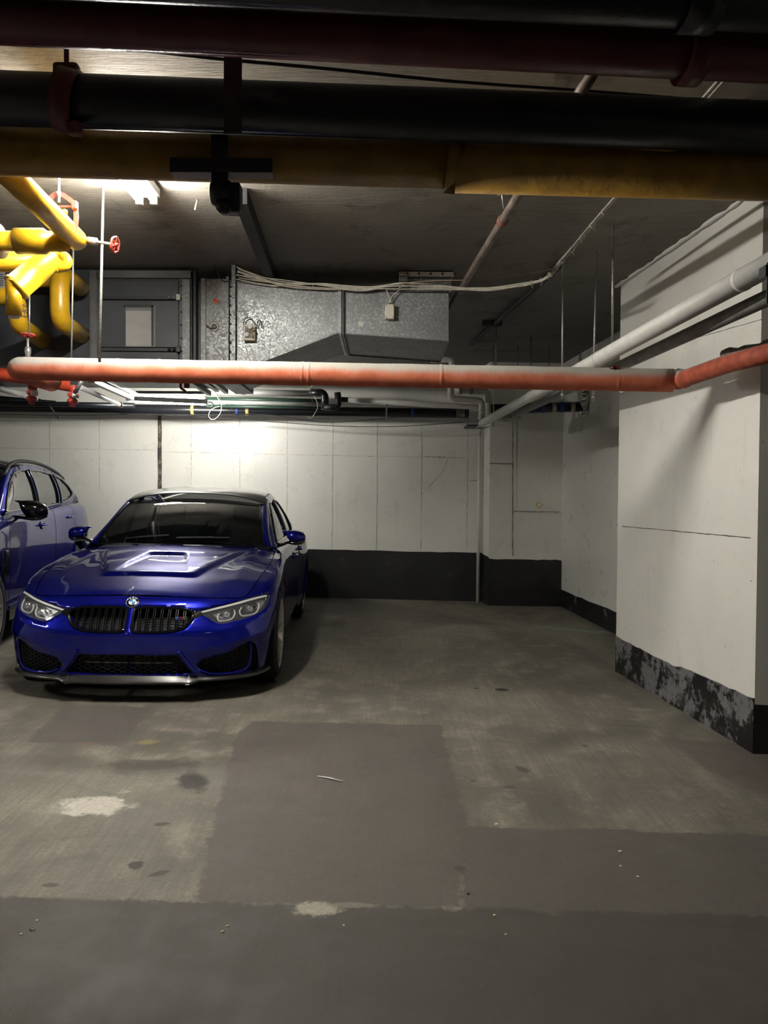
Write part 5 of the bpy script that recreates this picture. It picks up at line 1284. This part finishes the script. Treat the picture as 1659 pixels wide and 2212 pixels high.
# ---- greenhouse
R3 = [(.775,1.46,.905),(.735,1.62,.995),(.695,1.84,1.125),(.655,2.08,1.262),(.628,2.30,1.335),(.612,2.55,1.368),(.606,2.8,1.372),(.610,3.05,1.350),(.622,3.3,1.295),(.64,3.55,1.205),(.665,3.8,1.10),(.70,4.02,.985)]
Ra = np.array(R3); Rl = (Ra[:, 1])
def Rx(y): return np.interp(y, Ra[:, 1], Ra[:, 0])
def Rz(y): return np.interp(y, Ra[:, 1], Ra[:, 2])
Rs = [np.array(p) for p in smooth_path([Vector(p) for p in R3], 6)]; Rsa = np.array([tuple(p) for p in Rs])
Rx = lambda y: np.interp(y, Rsa[:, 1], Rsa[:, 0]); Rz = lambda y: np.interp(y, Rsa[:, 1], Rsa[:, 2])
bel = np.array([SN.S(s_, 6) for s_ in np.linspace(8.5, 17, 70)])
Bx = lambda y: np.interp(y, bel[:, 1], bel[:, 0]); Bz = lambda y: np.interp(y, bel[:, 1], bel[:, 2])
def side_fn(y, z, off=0.):
    zb_, zt = Bz(y), max(Rz(y), Bz(y)+.001); t = min(1, max(0, (z-zb_)/(zt-zb_)))
    if Rz(y)-Bz(y) < .04: t = min(t, 1)
    return Vector((Bx(y)+(Rx(y)-Bx(y))*t+.022*4*t*(1-t)-off, y, z))
glF = [(1.66,.955),(1.84,1.058),(2.02,1.165),(2.18,1.252),(2.32,1.292),(2.56,1.318),(2.60,.965)]
glR = [(2.67,.968),(2.655,1.320),(2.90,1.320),(3.06,1.300),(3.24,1.245),(3.38,1.175),(3.40,.985)]
glQ = [(3.43,.99),(3.42,1.155),(3.52,1.10),(3.64,1.02)]
outline = [(y, Bz(y)) for y in np.linspace(1.47, 4.01, 60)]+[(p[1], p[2]) for p in Rs[::-1]]
for sd in (1, -1):
    m = Sheet(); m.patch(side_fn, outline, [glF, glR, glQ], .03, side=sd, rim=lambda p, c: Vector((-.012, 0, 0)) if p.x > 0 else Vector((.012, 0, 0)), rims=[1, 2, 3])
    sf = part(m, 'side_frame', M_paint, car)
    for poly in (glF, glR, glQ):
        m = Sheet(); m.patch(lambda y, z: side_fn(y, z, .009), poly, [], .05, side=sd); w_ = part(m, 'side_window', M_glass, sf, merge=0)
    for poly in (glF, glR, glQ):
        pts = [side_fn(*q, -.002) for q in densify(poly, .04)]
        if sd < 0: pts = mirror_pts(pts)
        part(MB().tube(pts+[pts[0]], .008, 6, caps=False), 'window_trim', M_gloss, sf)
def ws_edge(w_, off=True):
    k = w_*(len(Rs)*.0); y = 1.50+(2.12-1.50)*w_
    return np.array([Rx(y)-.060, y-.005, Rz(y)+.004])
def ws(u, w_):
    e = ws_edge(w_); b = .13*(1-w_)+.09*w_; a = abs(u)
    return Vector((e[0]*u, e[1]-b*(1-a**2.0), e[2]+(.035*(1-w_)+.040*w_)*(1-a**2)+.050*math.sin(PI*w_**.75)))
m = Sheet().patch(ws, [(0, 0), (1, 0), (1, 1), (0, 1)], [], .06, (.65, .7), both=True)
part(m, 'windscreen', M_glass, car)
# bonnet-side gap filler below the screen, A pillars, header
for sd in (1, -1):
    m = MB(); vs = []
    K = 24
    for i in range(K+1):
        w_ = i/K; e = Vector(ws(1, w_)); y = 1.50+.62*w_; o_ = Vector((Rx(y), y, Rz(y))); md = (e+o_)/2+Vector((.006, -.012, .008))
        vs += [e+Vector((-.002, .004, -.006)), e+Vector((.004, -.004, .002)), md, o_+Vector((.004, -.002, .002)), o_+Vector((0.0, .012, -.012))]
    fs = [(i*5+j, i*5+j+1, (i+1)*5+j+1, (i+1)*5+j) for i in range(K) for j in range(4)]
    if sd < 0: vs = mirror_pts(vs)
    m.add(vs, fs, True); part(m, 'a_pillar', M_paint, car)
    pts = [Vector(ws(.992, i/K))+Vector((.0, -.004, .004)) for i in range(K+1)]
    if sd < 0: pts = mirror_pts(pts)
    part(MB().bar(pts, .012, .006), 'screen_trim', M_gloss, car)
def roof(u, y):
    xe = Rx(y)-.012; a = abs(u); zc = np.interp(y, [2.0, 2.2, 2.45, 2.75, 3.05, 3.3], [1.345, 1.398, 1.430, 1.442, 1.432, 1.402]); ze = Rz(y)+.010
    yy = y-(.085*(1-a*a) if y < 2.2 else .085*(1-a*a)*max(0, (2.6-y)/.4))+(.10*(1-a*a)*max(0, (y-2.9)/.4))
    z = ze+(zc-ze)*(1-a**2.6)-.010*sstep(.0, .14, .14-abs(a*0+0))*0
    z -= .012*(1-sstep(.25, .42, a))*sstep(2.15, 2.3, y)      # double-bubble groove
    return Vector((xe*u, yy, z))
m = Sheet().patch(roof, [(0, 2.115), (1, 2.115), (1, 3.3), (0, 3.3)], [], .035, (.6, 1), both=True)
part(m, 'roof', M_carbon, car, label='black carbon roof')
m = MB(); pts = [roof(u, 2.115)+Vector((0, -.006, -.002)) for u in np.linspace(-1, 1, 40)]; m.bar(pts, .02, .008); part(m, 'roof_leading_edge', M_carbon, car)
q = roof(.12, 3.2); m = MB(); m.lathe([(.03, -.02), (.02, .02), (.004, .035), (0, .036)], (.08, 3.25, roof(.1, 3.25).z), (0, 0, 1), 14); part(m, 'roof_antenna', M_gloss, car)
# rear screen and boot
def rs(u, w_):
    y = 3.30+.70*w_; a = abs(u); xe = Rx(y)-.02; return Vector((xe*u, y+(.10*(1-w_)+.02)*(1-a*a), Rz(y)+(.10*(1-w_)+.03*w_)*(1-a**2.4)))
part(Sheet().patch(rs, [(0, 0), (1, 0), (1, 1), (0, 1)], [], .06, (.65, .7), both=True), 'rear_screen', M_glass, car)
bt = np.array([SN.S(s_, 6) for s_ in np.linspace(14.8, 20, 40)])
def boot(u, w_):
    i = np.interp(w_, [0, 1], [0, 1]); y = 3.96+(4.53-3.96)*w_; xe = np.interp(y, bt[:, 1], bt[:, 0]); return Vector((xe*u, y, .965+.022*(1-abs(u)**3)*(1-w_)+.01*w_))
part(Sheet().patch(boot, [(0, 0), (1, 0), (1, 1), (0, 1)], [], .05, (.7, .55), both=True), 'boot_lid', M_paint, car)
# door mirrors
for sd in (1, -1): mirror_part(car, sd, (.80, 1.72, .935), (1.035, 1.70, 1.005), .125, M_paint, M_gloss)
# side vent in the front fender
for sd in (1, -1):
    m = MB(); m.prism([(sd*.918, 1.14, .60), (sd*.914, 1.24, .63), (sd*.905, 1.26, .70), (sd*.908, 1.20, .69)], (sd*.006, 0, 0)); part(m, 'fender_vent', M_gloss, car)
# ---- interior
m = MB(); m.box((-.72, 1.50, .80), (.72, 1.95, .90), bev=.03); dash = part(m, 'dashboard', M_seat, car)
m = MB(); m.box((-.76, 1.5, .32), (.76, 3.9, .36)); part(m, 'cabin_floor', M_seat, car)
for x_ in (-.37, .37):
    m = MB(); m.box((x_-.24, 2.15, .42), (x_+.24, 2.70, .58), bev=.05); m.box((x_-.24, 2.62, .50), (x_+.24, 2.76, 1.08), bev=.05); m.box((x_-.13, 2.68, 1.08), (x_+.13, 2.77, 1.24), bev=.035); part(m, 'seat', M_seat, car)
m = MB(); m.box((-.62, 3.25, .5), (.62, 3.45, 1.1), bev=.04); part(m, 'rear_bench', M_seat, car)
st_c = Vector((.37, 1.98, .90)); axs = Vector((0, 1, .45)).normalized(); u_ = Vector((1, 0, 0)); w_ = axs.cross(u_)
m = MB(); m.tube([st_c+(u_*math.cos(2*PI*k/32)+w_*math.sin(2*PI*k/32))*.18 for k in range(33)], .015, 8, caps=False)
for a in (0, PI, -PI/2): m.tube([st_c, st_c+(u_*math.cos(a)+w_*math.sin(a))*.18], .012, 6)
m.lathe([(0, -.02), (.06, -.02), (.05, .02), (0, .02)], st_c, axs, 16); part(m, 'steering_wheel', M_seat, car)
q = ws(0, .93); m = MB(); m.box((-.11, q.y+.06, q.z-.09), (.11, q.y+.085, q.z-.03), bev=.008); part(m, 'rear_view_mirror', M_gloss, car)
for a, b in ((-.62, -.12), (-.02, .60)):      # wiper blades at the foot of the screen
    pts = [ws(a+(b-a)*k/8, .035+.035*k/8*(1 if a < -.3 else .8))+Vector((0, -.014, .010)) for k in range(9)]
    part(MB().bar(pts, .016, .010), 'wiper_blade', M_matte, car)
# ---- kidney grilles
M_grille = simple('gloss_black_grille', (.005, .005, .006), .22, spec=.35)
ktop = tbl(sorted([(x, z) for x, z in kid_xz if z > .55])); kbot = tbl(sorted([(x, z) for x, z in kid_xz if z < .55]))
for sd in (1, -1):
    pts = [Vector(SN.S(*q))+Vector((0, -.006, 0)) for q in kid_sv]
    if sd < 0: pts = mirror_pts(pts)
    gr = part(MB().bar(pts+[pts[0], pts[1]], .014, .018, ref=(0, -1, 0)), 'kidney_grille', M_grille, car)
    for k in range(7):
        x = .060+k*.048
        for dx in (-.0065, .0065):
            xx = x+dx; z0, z1 = kbot(xx)+.004, ktop(xx)-.002
            a_, b_, c_ = fs_pt(xx, z0, .022), fs_pt(xx, (z0+z1)/2, .006), fs_pt(xx, z1, .010)
            pts = [Vector((sd*p.x, p.y, p.z)) for p in (a_, b_, c_)]
            part(MB().bar(pts, .0045, .030, ref=(0, -1, 0)), 'grille_slat', M_grille, gr)
    # radiator mesh behind
    m = MB()
    for k in range(9):
        z = .49+k*.013; x0_, x1_ = .05, .37
        a_, b_ = fs_pt(x0_, z, .06), fs_pt(x1_-.07*max(0, (.53-z)/.05), z, .06); m.tube([Vector((sd*a_.x, a_.y, z)), Vector((sd*b_.x, b_.y, z))], .0025, 5)
    part(m, 'radiator_fins', M_matte, gr, kind='stuff')
# badge on the right-hand grille: three colour bars and M3
p = fs_pt(.335, .555, -.006)
bd = MB(); bd.box((p.x-.048, p.y+.005, p.z-.014), (p.x+.045, p.y+.009, p.z+.012), bev=.001); bd = part(bd, 'grille_badge', M_gloss, car, label='small badge with three colour bars and M3')
tilt = lambda x: .006*(x-p.x)/.05
for k, c_ in enumerate([(.03, .25, .75), (.02, .03, .25), (.6, .02, .03)]):
    x_ = p.x-.042+k*.010; m = MB(); m.prism([(x_, p.y, p.z-.010), (x_+.008, p.y, p.z-.010), (x_+.013, p.y, p.z+.010), (x_+.005, p.y, p.z+.010)], (0, .003, 0)); part(m, 'colour_bar', simple('badge_colour', c_, .3), bd)
vs, fs = text_mesh('M3', .030, .001, True); Mt = Matrix.Translation((p.x+.014, p.y, p.z)) @ Matrix.Rotation(PI/2, 4, 'X')
part(MB().add([Mt@v for v in vs], fs), 'badge_lettering', M_chrome, bd)
# ---- bonnet roundel
ec = fs_pt(0, .651, -.004); a_ = Vector(SN.S(0, 4.7)); b_ = Vector(SN.S(0, 5.3)); up_ = (b_-a_).normalized(); nrm_ = Vector((1, 0, 0)).cross(up_).normalized()
if nrm_.y > 0: nrm_ = -nrm_
Mem = Matrix(((1, up_.x, nrm_.x, ec.x), (0, up_.y, nrm_.y, ec.y), (0, up_.z, nrm_.z, ec.z), (0, 0, 0, 1)))
rd = MB(); rd.lathe([(0, -.004), (.041, -.004), (.041, .003), (.039, .0045), (0, .0045)], ec, nrm_, 40); rd = part(rd, 'roundel', M_gloss, car, label='round badge with a blue and white quartered centre and the letters BMW')
m = MB(); m.lathe([(.0385, .003), (.0395, .0065), (.041, .0065), (.042, -.002)], ec, nrm_, 40); m.lathe([(.0225, .0045), (.0235, .0065), (.0245, .0045)], ec, nrm_, 36); part(m, 'chrome_ring', M_chrome, rd)
for k in range(4):
    m = MB(); a0 = k*PI/2; poly = [(0, 0)]+[(.0225*math.cos(a0+PI/2*i/8), .0225*math.sin(a0+PI/2*i/8)) for i in range(9)]
    m.prism([Mem@Vector((x, y, .0045)) for x, y in poly], nrm_*.0015); part(m, 'quadrant', simple('badge_blue', (.03, .22, .55), .25) if k in (1, 3) else M_enam, rd)
for ch, ang in (('B', 125), ('M', 90), ('W', 55)):
    vs, fs = text_mesh(ch, .0155, .0004, True); a = math.radians(ang); T_ = Mem @ Matrix.Translation((.0312*math.cos(a), .0312*math.sin(a), .0052)) @ Matrix.Rotation(a-PI/2, 4, 'Z'); part(MB().add([T_@v for v in vs], fs), 'letter', M_enam, rd)
# ---- lower grilles: honeycomb
def honeycomb(poly_xz, w_, h_, back, name, label=None):
    P_ = np.array(poly_xz); lo, hi = P_.min(0), P_.max(0); m = MB(); t_ = .0022
    r = 0; z = lo[1]
    segs = []
    while z < hi[1]+h_:
        x = lo[0]-w_+(w_*.75 if r % 2 else 0)
        while x < hi[0]+w_:
            # open hexagon edges: left slope, top, right slope
            c = [(x-w_*.5, z), (x-w_*.25, z+h_*.5), (x+w_*.25, z+h_*.5), (x+w_*.5, z), (x+w_*.25, z-h_*.5), (x-w_*.25, z-h_*.5)]
            segs += [(c[0], c[1]), (c[1], c[2]), (c[2], c[3])]
            if True: segs += [(c[3], c[4]), (c[5], c[0])]
            x += w_*1.5
        z += h_*.5; r += 1
    seen = set(); mid = []
    for a, b in segs:
        key = tuple(sorted([(round(a[0], 4), round(a[1], 4)), (round(b[0], 4), round(b[1], 4))]))
        if key in seen: continue
        seen.add(key); mid.append((a, b))
    mp = np.array([((a[0]+b[0])/2, (a[1]+b[1])/2) for a, b in mid]); ok = pip(mp, [tuple(q) for q in P_])
    pos = {}
    def pt(q):
        k = (round(abs(q[0]), 3), round(q[1], 3))
        if k not in pos: pos[k] = fs_pt(k[0], min(max(k[1], .168), .69), back).y
        return Vector((q[0], pos[k], q[1]))
    for (a, b), k in zip(mid, ok):
        if not k: continue
        A_, B_ = pt(a), pt(b); d = (B_-A_).normalized(); sd_ = Vector((-d.z, 0, d.x))*t_
        vs = [A_+sd_, A_-sd_, B_-sd_, B_+sd_]; vs += [v+Vector((0, .012, 0)) for v in vs]
        m.add(vs, [(0, 1, 2, 3), (0, 4, 5, 1), (1, 5, 6, 2), (2, 6, 7, 3), (3, 7, 4, 0)])
    return m
cen_full = cen_xz+[(-x, z) for x, z in cen_xz[::-1]]
part(honeycomb(cen_full, .044, .030, .030, ''), 'centre_intake_mesh', M_matte, car, kind='stuff')
hc = honeycomb(sid_xz, .036, .026, .045, '')
part(hc, 'side_intake_mesh', M_matte, car, kind='stuff')
h2 = MB(); h2.v = [(-a, b, c) for a, b, c in hc.v]; h2.f = hc.f; h2.sm = hc.sm
part(h2, 'side_intake_mesh', M_matte, car, kind='stuff')
m = MB(); a_ = fs_pt(.28, .262, .038); pts = [Vector((x, fs_pt(x, .262, .036).y, .262)) for x in np.linspace(-.28, .28, 15)]; m.bar(pts, .01, .006); part(m, 'intake_crossbar', M_disc, car)
# side intake blades (blue fins framing the outer corners and the bumper crease step)
for sd in (1, -1):
    f_ = lambda pts, bk=-.004: [Vector((sd*p.x, p.y, p.z)) for p in [fs_pt(x, z, bk) for x, z in pts]]
    pts = f_([(.770, .372), (.774, .33), (.768, .26), (.748, .205), (.70, .186), (.62, .180), (.53, .186), (.462, .214)]); part(MB().tube(smooth_path(pts, 4), .007, 8), 'intake_blade', M_paint, car)
    pts = f_([(.325, .345), (.352, .300), (.40, .235), (.432, .20)], -.010); part(MB().tube(smooth_path(pts, 4), .013, 10, scales=None), 'intake_strut', M_paint, car)
# ---- headlamps
for sd in (1, -1):
    X_ = lambda p: Vector((sd*p.x, p.y, p.z))
    m = Sheet(); m.patch(lambda s, v: Vector(SN.S(s, v))+Vector((0, .05, 0)), head_sv, [], .03, SV, side=sd)
    hl = part(m, 'headlamp', M_gloss, car)
    m = Sheet(); m.patch(lambda s, v: Vector(SN.S(s, v))+Vector((0, .002, 0)), head_sv, [], .03, SV, side=sd); part(m, 'lens', M_lens, hl)
    br_pts = [fs_pt(x, z, .012) for x, z in [(.445, .588), (.50, .600), (.56, .612), (.62, .624), (.68, .636), (.74, .648), (.80, .657), (.842, .660)]]
    part(MB().bar([X_(p) for p in smooth_path(br_pts, 4)], .013, .010, ref=(0, -1, .3)), 'eyebrow_light_guide', M_glow, hl, label='pale light strip')
    # silver housing floor
    m = MB(); poly = [(.50, .575), (.60, .592), (.70, .612), (.80, .636), (.838, .63), (.81, .58), (.74, .558), (.64, .538), (.57, .535), (.53, .555)]
    m.add([X_(fs_pt(x, z, .045)) for x, z in poly], [tuple(range(len(poly)))]); part(m, 'reflector_bowl', M_lampin, hl)
    for (cx_, cz_, w_, h_) in ((.605, .563, .105, .058), (.745, .590, .115, .066)):
        ring = [(-.42, .30), (-.50, .0), (-.40, -.40), (-.22, -.52), (.22, -.52), (.42, -.38), (.52, .05), (.46, .42)]
        pts = [X_(fs_pt(cx_+a*w_, cz_+b*h_+a*.012, .014)) for a, b in ring]
        part(MB().bar(smooth_path(pts, 4), .008, .010, ref=(0, -1, 0)), 'ring_light_guide', M_glow if False else simple('frosted_light_guide', (.52, .52, .53), .3), hl)
        c = fs_pt(cx_, cz_+.003, .022)
        m = MB(); m.lathe([(0, -.012), (.012, -.010), (.020, -.003), (.024, .006)], X_(c), (0, 1, 0), 20); part(m, 'projector', M_chrome, hl)
        m = MB(); m.box((sd*c.x-.030, c.y-.002, c.z-.020), (sd*c.x+.030, c.y+.012, c.z-.014)); m.box((sd*c.x-.030, c.y-.002, c.z+.018), (sd*c.x+.030, c.y+.012, c.z+.024)); part(m, 'chrome_bar', M_chrome, hl)
    # black trim joining kidney and lamp
    m = Sheet(); tp = [(.405, .600), (.44, .598), (.46, .586), (.46, .572), (.43, .560), (.405, .545)]
    m.patch(lambda x, z: fs_pt(x, z, -.003), tp, [], .03, side=sd); part(m, 'lamp_bridge_trim', M_gloss, car)
pose(car, -1.665, 4.78, .045)
# ---------------------------------------------------------------- the tall estate on the left
zz = ([.15, .17, .26, .36, .48, .60, .72, .86, .96, 1.0], [.29, .30, .40, .53, .67, .83, .96, 1.10, 1.19, 1.24])
SUVR = []
for r_ in SPORT_ROWS:
    SUVR.append([(x*1.0, y*4.70/4.67, float(np.interp(z, *zz))+(.035*(y-2.4)/2 if y > 2.4 and z > .9 else 0)) for x, y, z in r_])
    for k in (14, 15, 16, 17): q = SUVR[-1][k]; SUVR[-1][k] = (q[0]+(.02, .045, .06, .05)[k-14], q[1], q[2])
UN = Net(SUVR)
suv = empty('blue_suv', (0, 0, 0), 'tall metallic blue SUV with black mirror cut off by the left edge', 'car')
a1 = arch_poly(UN, .86, .40, .40, 3.8, 10.2); a2 = arch_poly(UN, 3.70, .40, .40, 11.5, 17)
zm = lambda z: float(np.interp(z, *zz))
def usv(poly, dz=1.): return [UN.inv(x, z, 0, 2, 6.) for x, z in smooth_poly([(x, zm(z)) for x, z in poly], 3)]
ukid, uhead, usid = usv([(x, z-.02 if z < .54 else z) for x, z in kid_xz]), usv(head_xz), usv([(x*.98, z) for x, z in sid_xz])
body_panels(suv, UN, [a1, a2], [4.62, 9.35, 11.75, 13.6], [ukid, uhead, usid], M_paint, handle={'front_door': (2.40, 1.02, .893), 'rear_door': (3.42, 1.065, .915)})
m = MB()
for sd in (1, -1):
    for yc in (.86, 3.70): m.lathe([(.41, -.36), (.43, .0)], (sd*.90, yc, .40), (sd, 0, 0), 32); m.lathe([(0, -.36), (.42, -.36)], (sd*.90, yc, .40), (sd, 0, 0), 32)
m.box((-.52, .30, .28), (.52, 4.4, .40)); m.box((-.86, 1.30, .25), (.86, 3.2, .40))
part(m, 'underbody', M_under, suv)
for sd in (1, -1):
    m = MB(); m.bar([(sd*.915, 1.25, .30), (sd*.915, 3.30, .32)], .05, .09); m2 = part(m, 'sill', M_gloss, suv)
    m = MB(); m.bar([(sd*.93, 1.27, .365), (sd*.925, 3.28, .385)], .012, .03); part(m, 'sill_trim', M_paint, suv)
    wheel(suv, .925, .86, .37, .262, .26, sd, 5, M_satin); wheel(suv, .925, 3.70, .37, .262, .26, sd, 5, M_satin)
m = Sheet()
for poly in (ukid, uhead, usid):
    c = np.mean(poly, 0); big = [(max(0, c[0]+(q[0]-c[0])*1.07), c[1]+(q[1]-c[1])*1.05) for q in poly]
    m.patch(lambda s, v: Vector(UN.S(s, min(max(v, 0), 6)))+Vector((0, .07, 0)), big, [], .06, SV, both=True)
part(m, 'opening_backing', M_matte, suv)
def us_pt(x, z, back=0.):
    s, v = UN.inv(abs(x), z, 0, 2, 6.); p = UN.S(s, v); return Vector((x, p[1]+back, z))
for sd in (1, -1):
    pts = [Vector(UN.S(*q))+Vector((0, -.006, 0)) for q in ukid]; pts = pts if sd > 0 else mirror_pts(pts)
    gr = part(MB().bar(pts+[pts[0], pts[1]], .018, .02, ref=(0, -1, 0)), 'kidney_grille', M_grille, suv)
    for k in range(8):
        x = .06+k*.043; a_, b_ = us_pt(x, zm(.485), .02), us_pt(x, zm(.612), .012)
        part(MB().bar([Vector((sd*a_.x, a_.y, a_.z)), Vector((sd*b_.x, b_.y, b_.z))], .010, .02, ref=(0, -1, 0)), 'grille_slat', M_grille, gr)
    m = Sheet(); m.patch(lambda s, v: Vector(UN.S(s, v))+Vector((0, .05, 0)), uhead, [], .04, SV, side=sd); hl = part(m, 'headlamp', M_gloss, suv)
    m = Sheet(); m.patch(lambda s, v: Vector(UN.S(s, v))+Vector((0, .002, 0)), uhead, [], .04, SV, side=sd); part(m, 'lens', M_lens, hl)
    pts = [us_pt(x, zm(z), .012) for x, z in [(.45, .588), (.56, .612), (.68, .636), (.84, .660)]]
    part(MB().bar([Vector((sd*p.x, p.y, p.z)) for p in smooth_path(pts, 4)], .014, .01, ref=(0, -1, .3)), 'light_guide', M_glow, hl)
    for cx_, cz_ in ((.61, .563), (.745, .59)):
        c = us_pt(cx_, zm(cz_), .02); part(MB().lathe([(0, -.012), (.025, -.008), (.034, 0), (.040, .0), (.044, .008)], (sd*c.x, c.y, c.z), (0, 1, 0), 20), 'projector', M_chrome, hl)
# bonnet
c2 = [UN.S(s_, 6) for s_ in np.linspace(0, 9.75, 60)]; ya2 = np.array([p[1] for p in c2]); xa2 = np.array([p[0] for p in c2]); za2 = np.array([p[2] for p in c2])
def hz2(x, y):
    xe = max(np.interp(y, ya2, xa2), .02); ze = np.interp(y, ya2, za2); u = min(abs(x)/xe, 1); return ze+.05*min(1, (y-.15)*3)*(1-u**2.3)
oh = [(p[0], p[1]+.004) for p in c2]; oh[0] = (0, oh[0][1]); yl = oh[-1][1]
part(Sheet().patch(lambda x, y: Vector((x, y, hz2(x, y))), oh+[(.795*(1-k/8), 1.35+(yl-1.35)*(1-k/8)**2) for k in range(1, 9)], [], .05, both=True), 'bonnet', M_paint, suv)
U3 = [(.80,1.38,1.11),(.765,1.60,1.27),(.73,1.82,1.43),(.70,2.05,1.55),(.685,2.3,1.60),(.68,2.6,1.618),(.68,3.0,1.615),(.685,3.4,1.59),(.70,3.8,1.54),(.72,4.1,1.46),(.745,4.35,1.345),(.765,4.52,1.225)]
Us = np.array([tuple(p) for p in smooth_path([Vector(p) for p in U3], 6)])
Ux = lambda y: np.interp(y, Us[:, 1], Us[:, 0]); Uz = lambda y: np.interp(y, Us[:, 1], Us[:, 2])
ub = np.array([UN.S(s_, 6) for s_ in np.linspace(8.2, 20, 90)]); k_ = np.argmax(ub[:, 1])
BX2 = lambda y: np.interp(y, ub[:k_+1, 1], ub[:k_+1, 0]); BZ2 = lambda y: np.interp(y, ub[:k_+1, 1], ub[:k_+1, 2])
def sf2(y, z, off=0.):
    zb_ = BZ2(y); zt = max(Uz(y), zb_+.002); t_ = min(1, max(0, (z-zb_)/(zt-zb_))); xb = max(BX2(y), Ux(y)) if y > 4.2 else BX2(y)
    return Vector((xb+(Ux(y)-xb)*t_+.03*4*t_*(1-t_)-off, y, z))
w1 = [(1.52,1.175),(1.68,1.30),(1.86,1.43),(2.06,1.525),(2.30,1.56),(2.50,1.568),(2.53,1.185)]
w2 = [(2.61,1.185),(2.585,1.570),(3.00,1.572),(3.38,1.548),(3.45,1.215)]
w3 = [(3.55,1.225),(3.50,1.540),(3.78,1.50),(3.98,1.42),(4.10,1.33),(4.02,1.285),(3.80,1.245)]
out2 = [(y, BZ2(y)) for y in np.linspace(1.39, 4.50, 60)]+[(p[1], p[2]) for p in Us[::-1]]
for sd in (1, -1):
    m = Sheet(); m.patch(sf2, out2, [w1, w2, w3], .035, side=sd, rim=lambda p, c: Vector((-.014, 0, 0)), rims=[])
    sf = part(m, 'side_frame', M_paint, suv)
    for poly in (w1, w2, w3):
        m = Sheet(); m.patch(lambda y, z: sf2(y, z, .006), poly, [], .05, side=sd); part(m, 'side_window', M_glass, sf, merge=0)
        pts = [sf2(*q, -.003) for q in densify(poly, .05)]; pts = pts if sd > 0 else mirror_pts(pts); part(MB().tube(pts+[pts[0]], .010, 6, caps=False), 'window_trim', M_gloss, sf)
    pts = [Vector((sd*(Ux(y)-.03), y, Uz(y)+.030+.012*math.sin(PI*(y-1.9)/2.2))) for y in np.linspace(1.95, 4.05, 16)]
    part(MB().tube([pts[0]+Vector((0, -.06, -.04))]+pts+[pts[-1]+Vector((0, .06, -.05))], .018, 10), 'roof_rail', M_matte, suv)
def ws2(u, w_):
    y = 1.42+.68*w_; a = abs(u); return Vector(((Ux(y)-.055)*u, y-(.16*(1-w_)+.10*w_)*(1-a*a), Uz(y)+(.03+.02*w_)*(1-a*a)+.004))
part(Sheet().patch(ws2, [(0, 0), (1, 0), (1, 1), (0, 1)], [], .08, (.7, .8), both=True), 'windscreen', M_glass, suv)
for sd in (1, -1):
    vs = []; K = 20
    for i in range(K+1):
        y = 1.42+.68*i/K; e = Vector(ws2(1, i/K)); o_ = Vector((Ux(y), y, Uz(y))); vs += [e+Vector((-.004, .004, -.008)), e+Vector((.004, -.004, .004)), (e+o_)/2+Vector((.006, -.014, .010)), o_+Vector((.004, 0, .002)), o_+Vector((0, .014, -.012))]
    fs = [(i*5+j, i*5+j+1, (i+1)*5+j+1, (i+1)*5+j) for i in range(K) for j in range(4)]
    part(MB().add(vs if sd > 0 else mirror_pts(vs), fs, True), 'a_pillar', M_paint, suv)
def rf2(u, y):
    a = abs(u); return Vector((Ux(y)*u, y-.09*(1-a*a)*max(0, (2.5-y)/.4), Uz(y)+.075*(1-a**2.6)))
part(Sheet().patch(rf2, [(0, 2.09), (1, 2.09), (1, 4.15), (0, 4.15)], [], .06, (.7, 1), both=True), 'roof', M_gloss, suv, label='black glossy roof')
def tg2(u, w_):
    a = abs(u); y = 4.15+.40*w_; return Vector((Ux(min(y, 4.52))*u, y+.10*(1-a*a)*w_, (Uz(4.15)+.075*(1-a**2.6))*(1-w_)+1.20*w_))
part(Sheet().patch(tg2, [(0, 0), (1, 0), (1, 1), (0, 1)], [], .08, (.7, .5), both=True), 'rear_screen', M_glass, suv)
def tg3(u, w_):
    y = 4.52; a = abs(u); i = .77*u; yy = np.interp(abs(i), ub[k_:, 0][::-1], ub[k_:, 1][::-1]); return Vector((i, 4.50*(1-w_)+yy*w_+.05*(1-a*a)*(1-w_), 1.215))
part(Sheet().patch(tg3, [(0, 0), (1, 0), (1, 1), (0, 1)], [], .08, (.7, .3), both=True), 'tailgate_ledge', M_paint, suv)
for sd in (1, -1):
    mirror_part(suv, sd, (.80, 1.70, 1.12), (1.12, 1.68, 1.185), .19, M_gloss, M_gloss)
    m = MB(); m.prism([(sd*.935, 1.10, .62), (sd*.935, 1.20, .66), (sd*.925, 1.22, .86), (sd*.925, 1.15, .86)], (sd*.012, 0, 0)); part(m, 'fender_vent', M_gloss, suv)
    m = MB(); m.prism([(sd*.80, 1.50, 1.155), (sd*.80, 1.60, 1.165), (sd*.775, 1.63, 1.26)], (sd*.02, 0, 0)); part(m, 'mirror_sail', M_gloss, suv)
m = MB(); m.box((-.7, 1.55, .95), (.7, 1.95, 1.12), bev=.04); part(m, 'dashboard', M_seat, suv)
for x_ in (-.38, .38):
    m = MB(); m.box((x_-.24, 2.2, .6), (x_+.24, 2.75, .8), bev=.05); m.box((x_-.24, 2.68, .7), (x_+.24, 2.82, 1.28), bev=.05); m.box((x_-.13, 2.74, 1.28), (x_+.13, 2.83, 1.44), bev=.035); part(m, 'seat', M_seat, suv)
m = MB(); m.box((-.65, 3.45, .6), (.65, 3.6, 1.25), bev=.04); part(m, 'rear_bench', M_seat, suv)
pose(suv, -3.9, 4.9, .175)
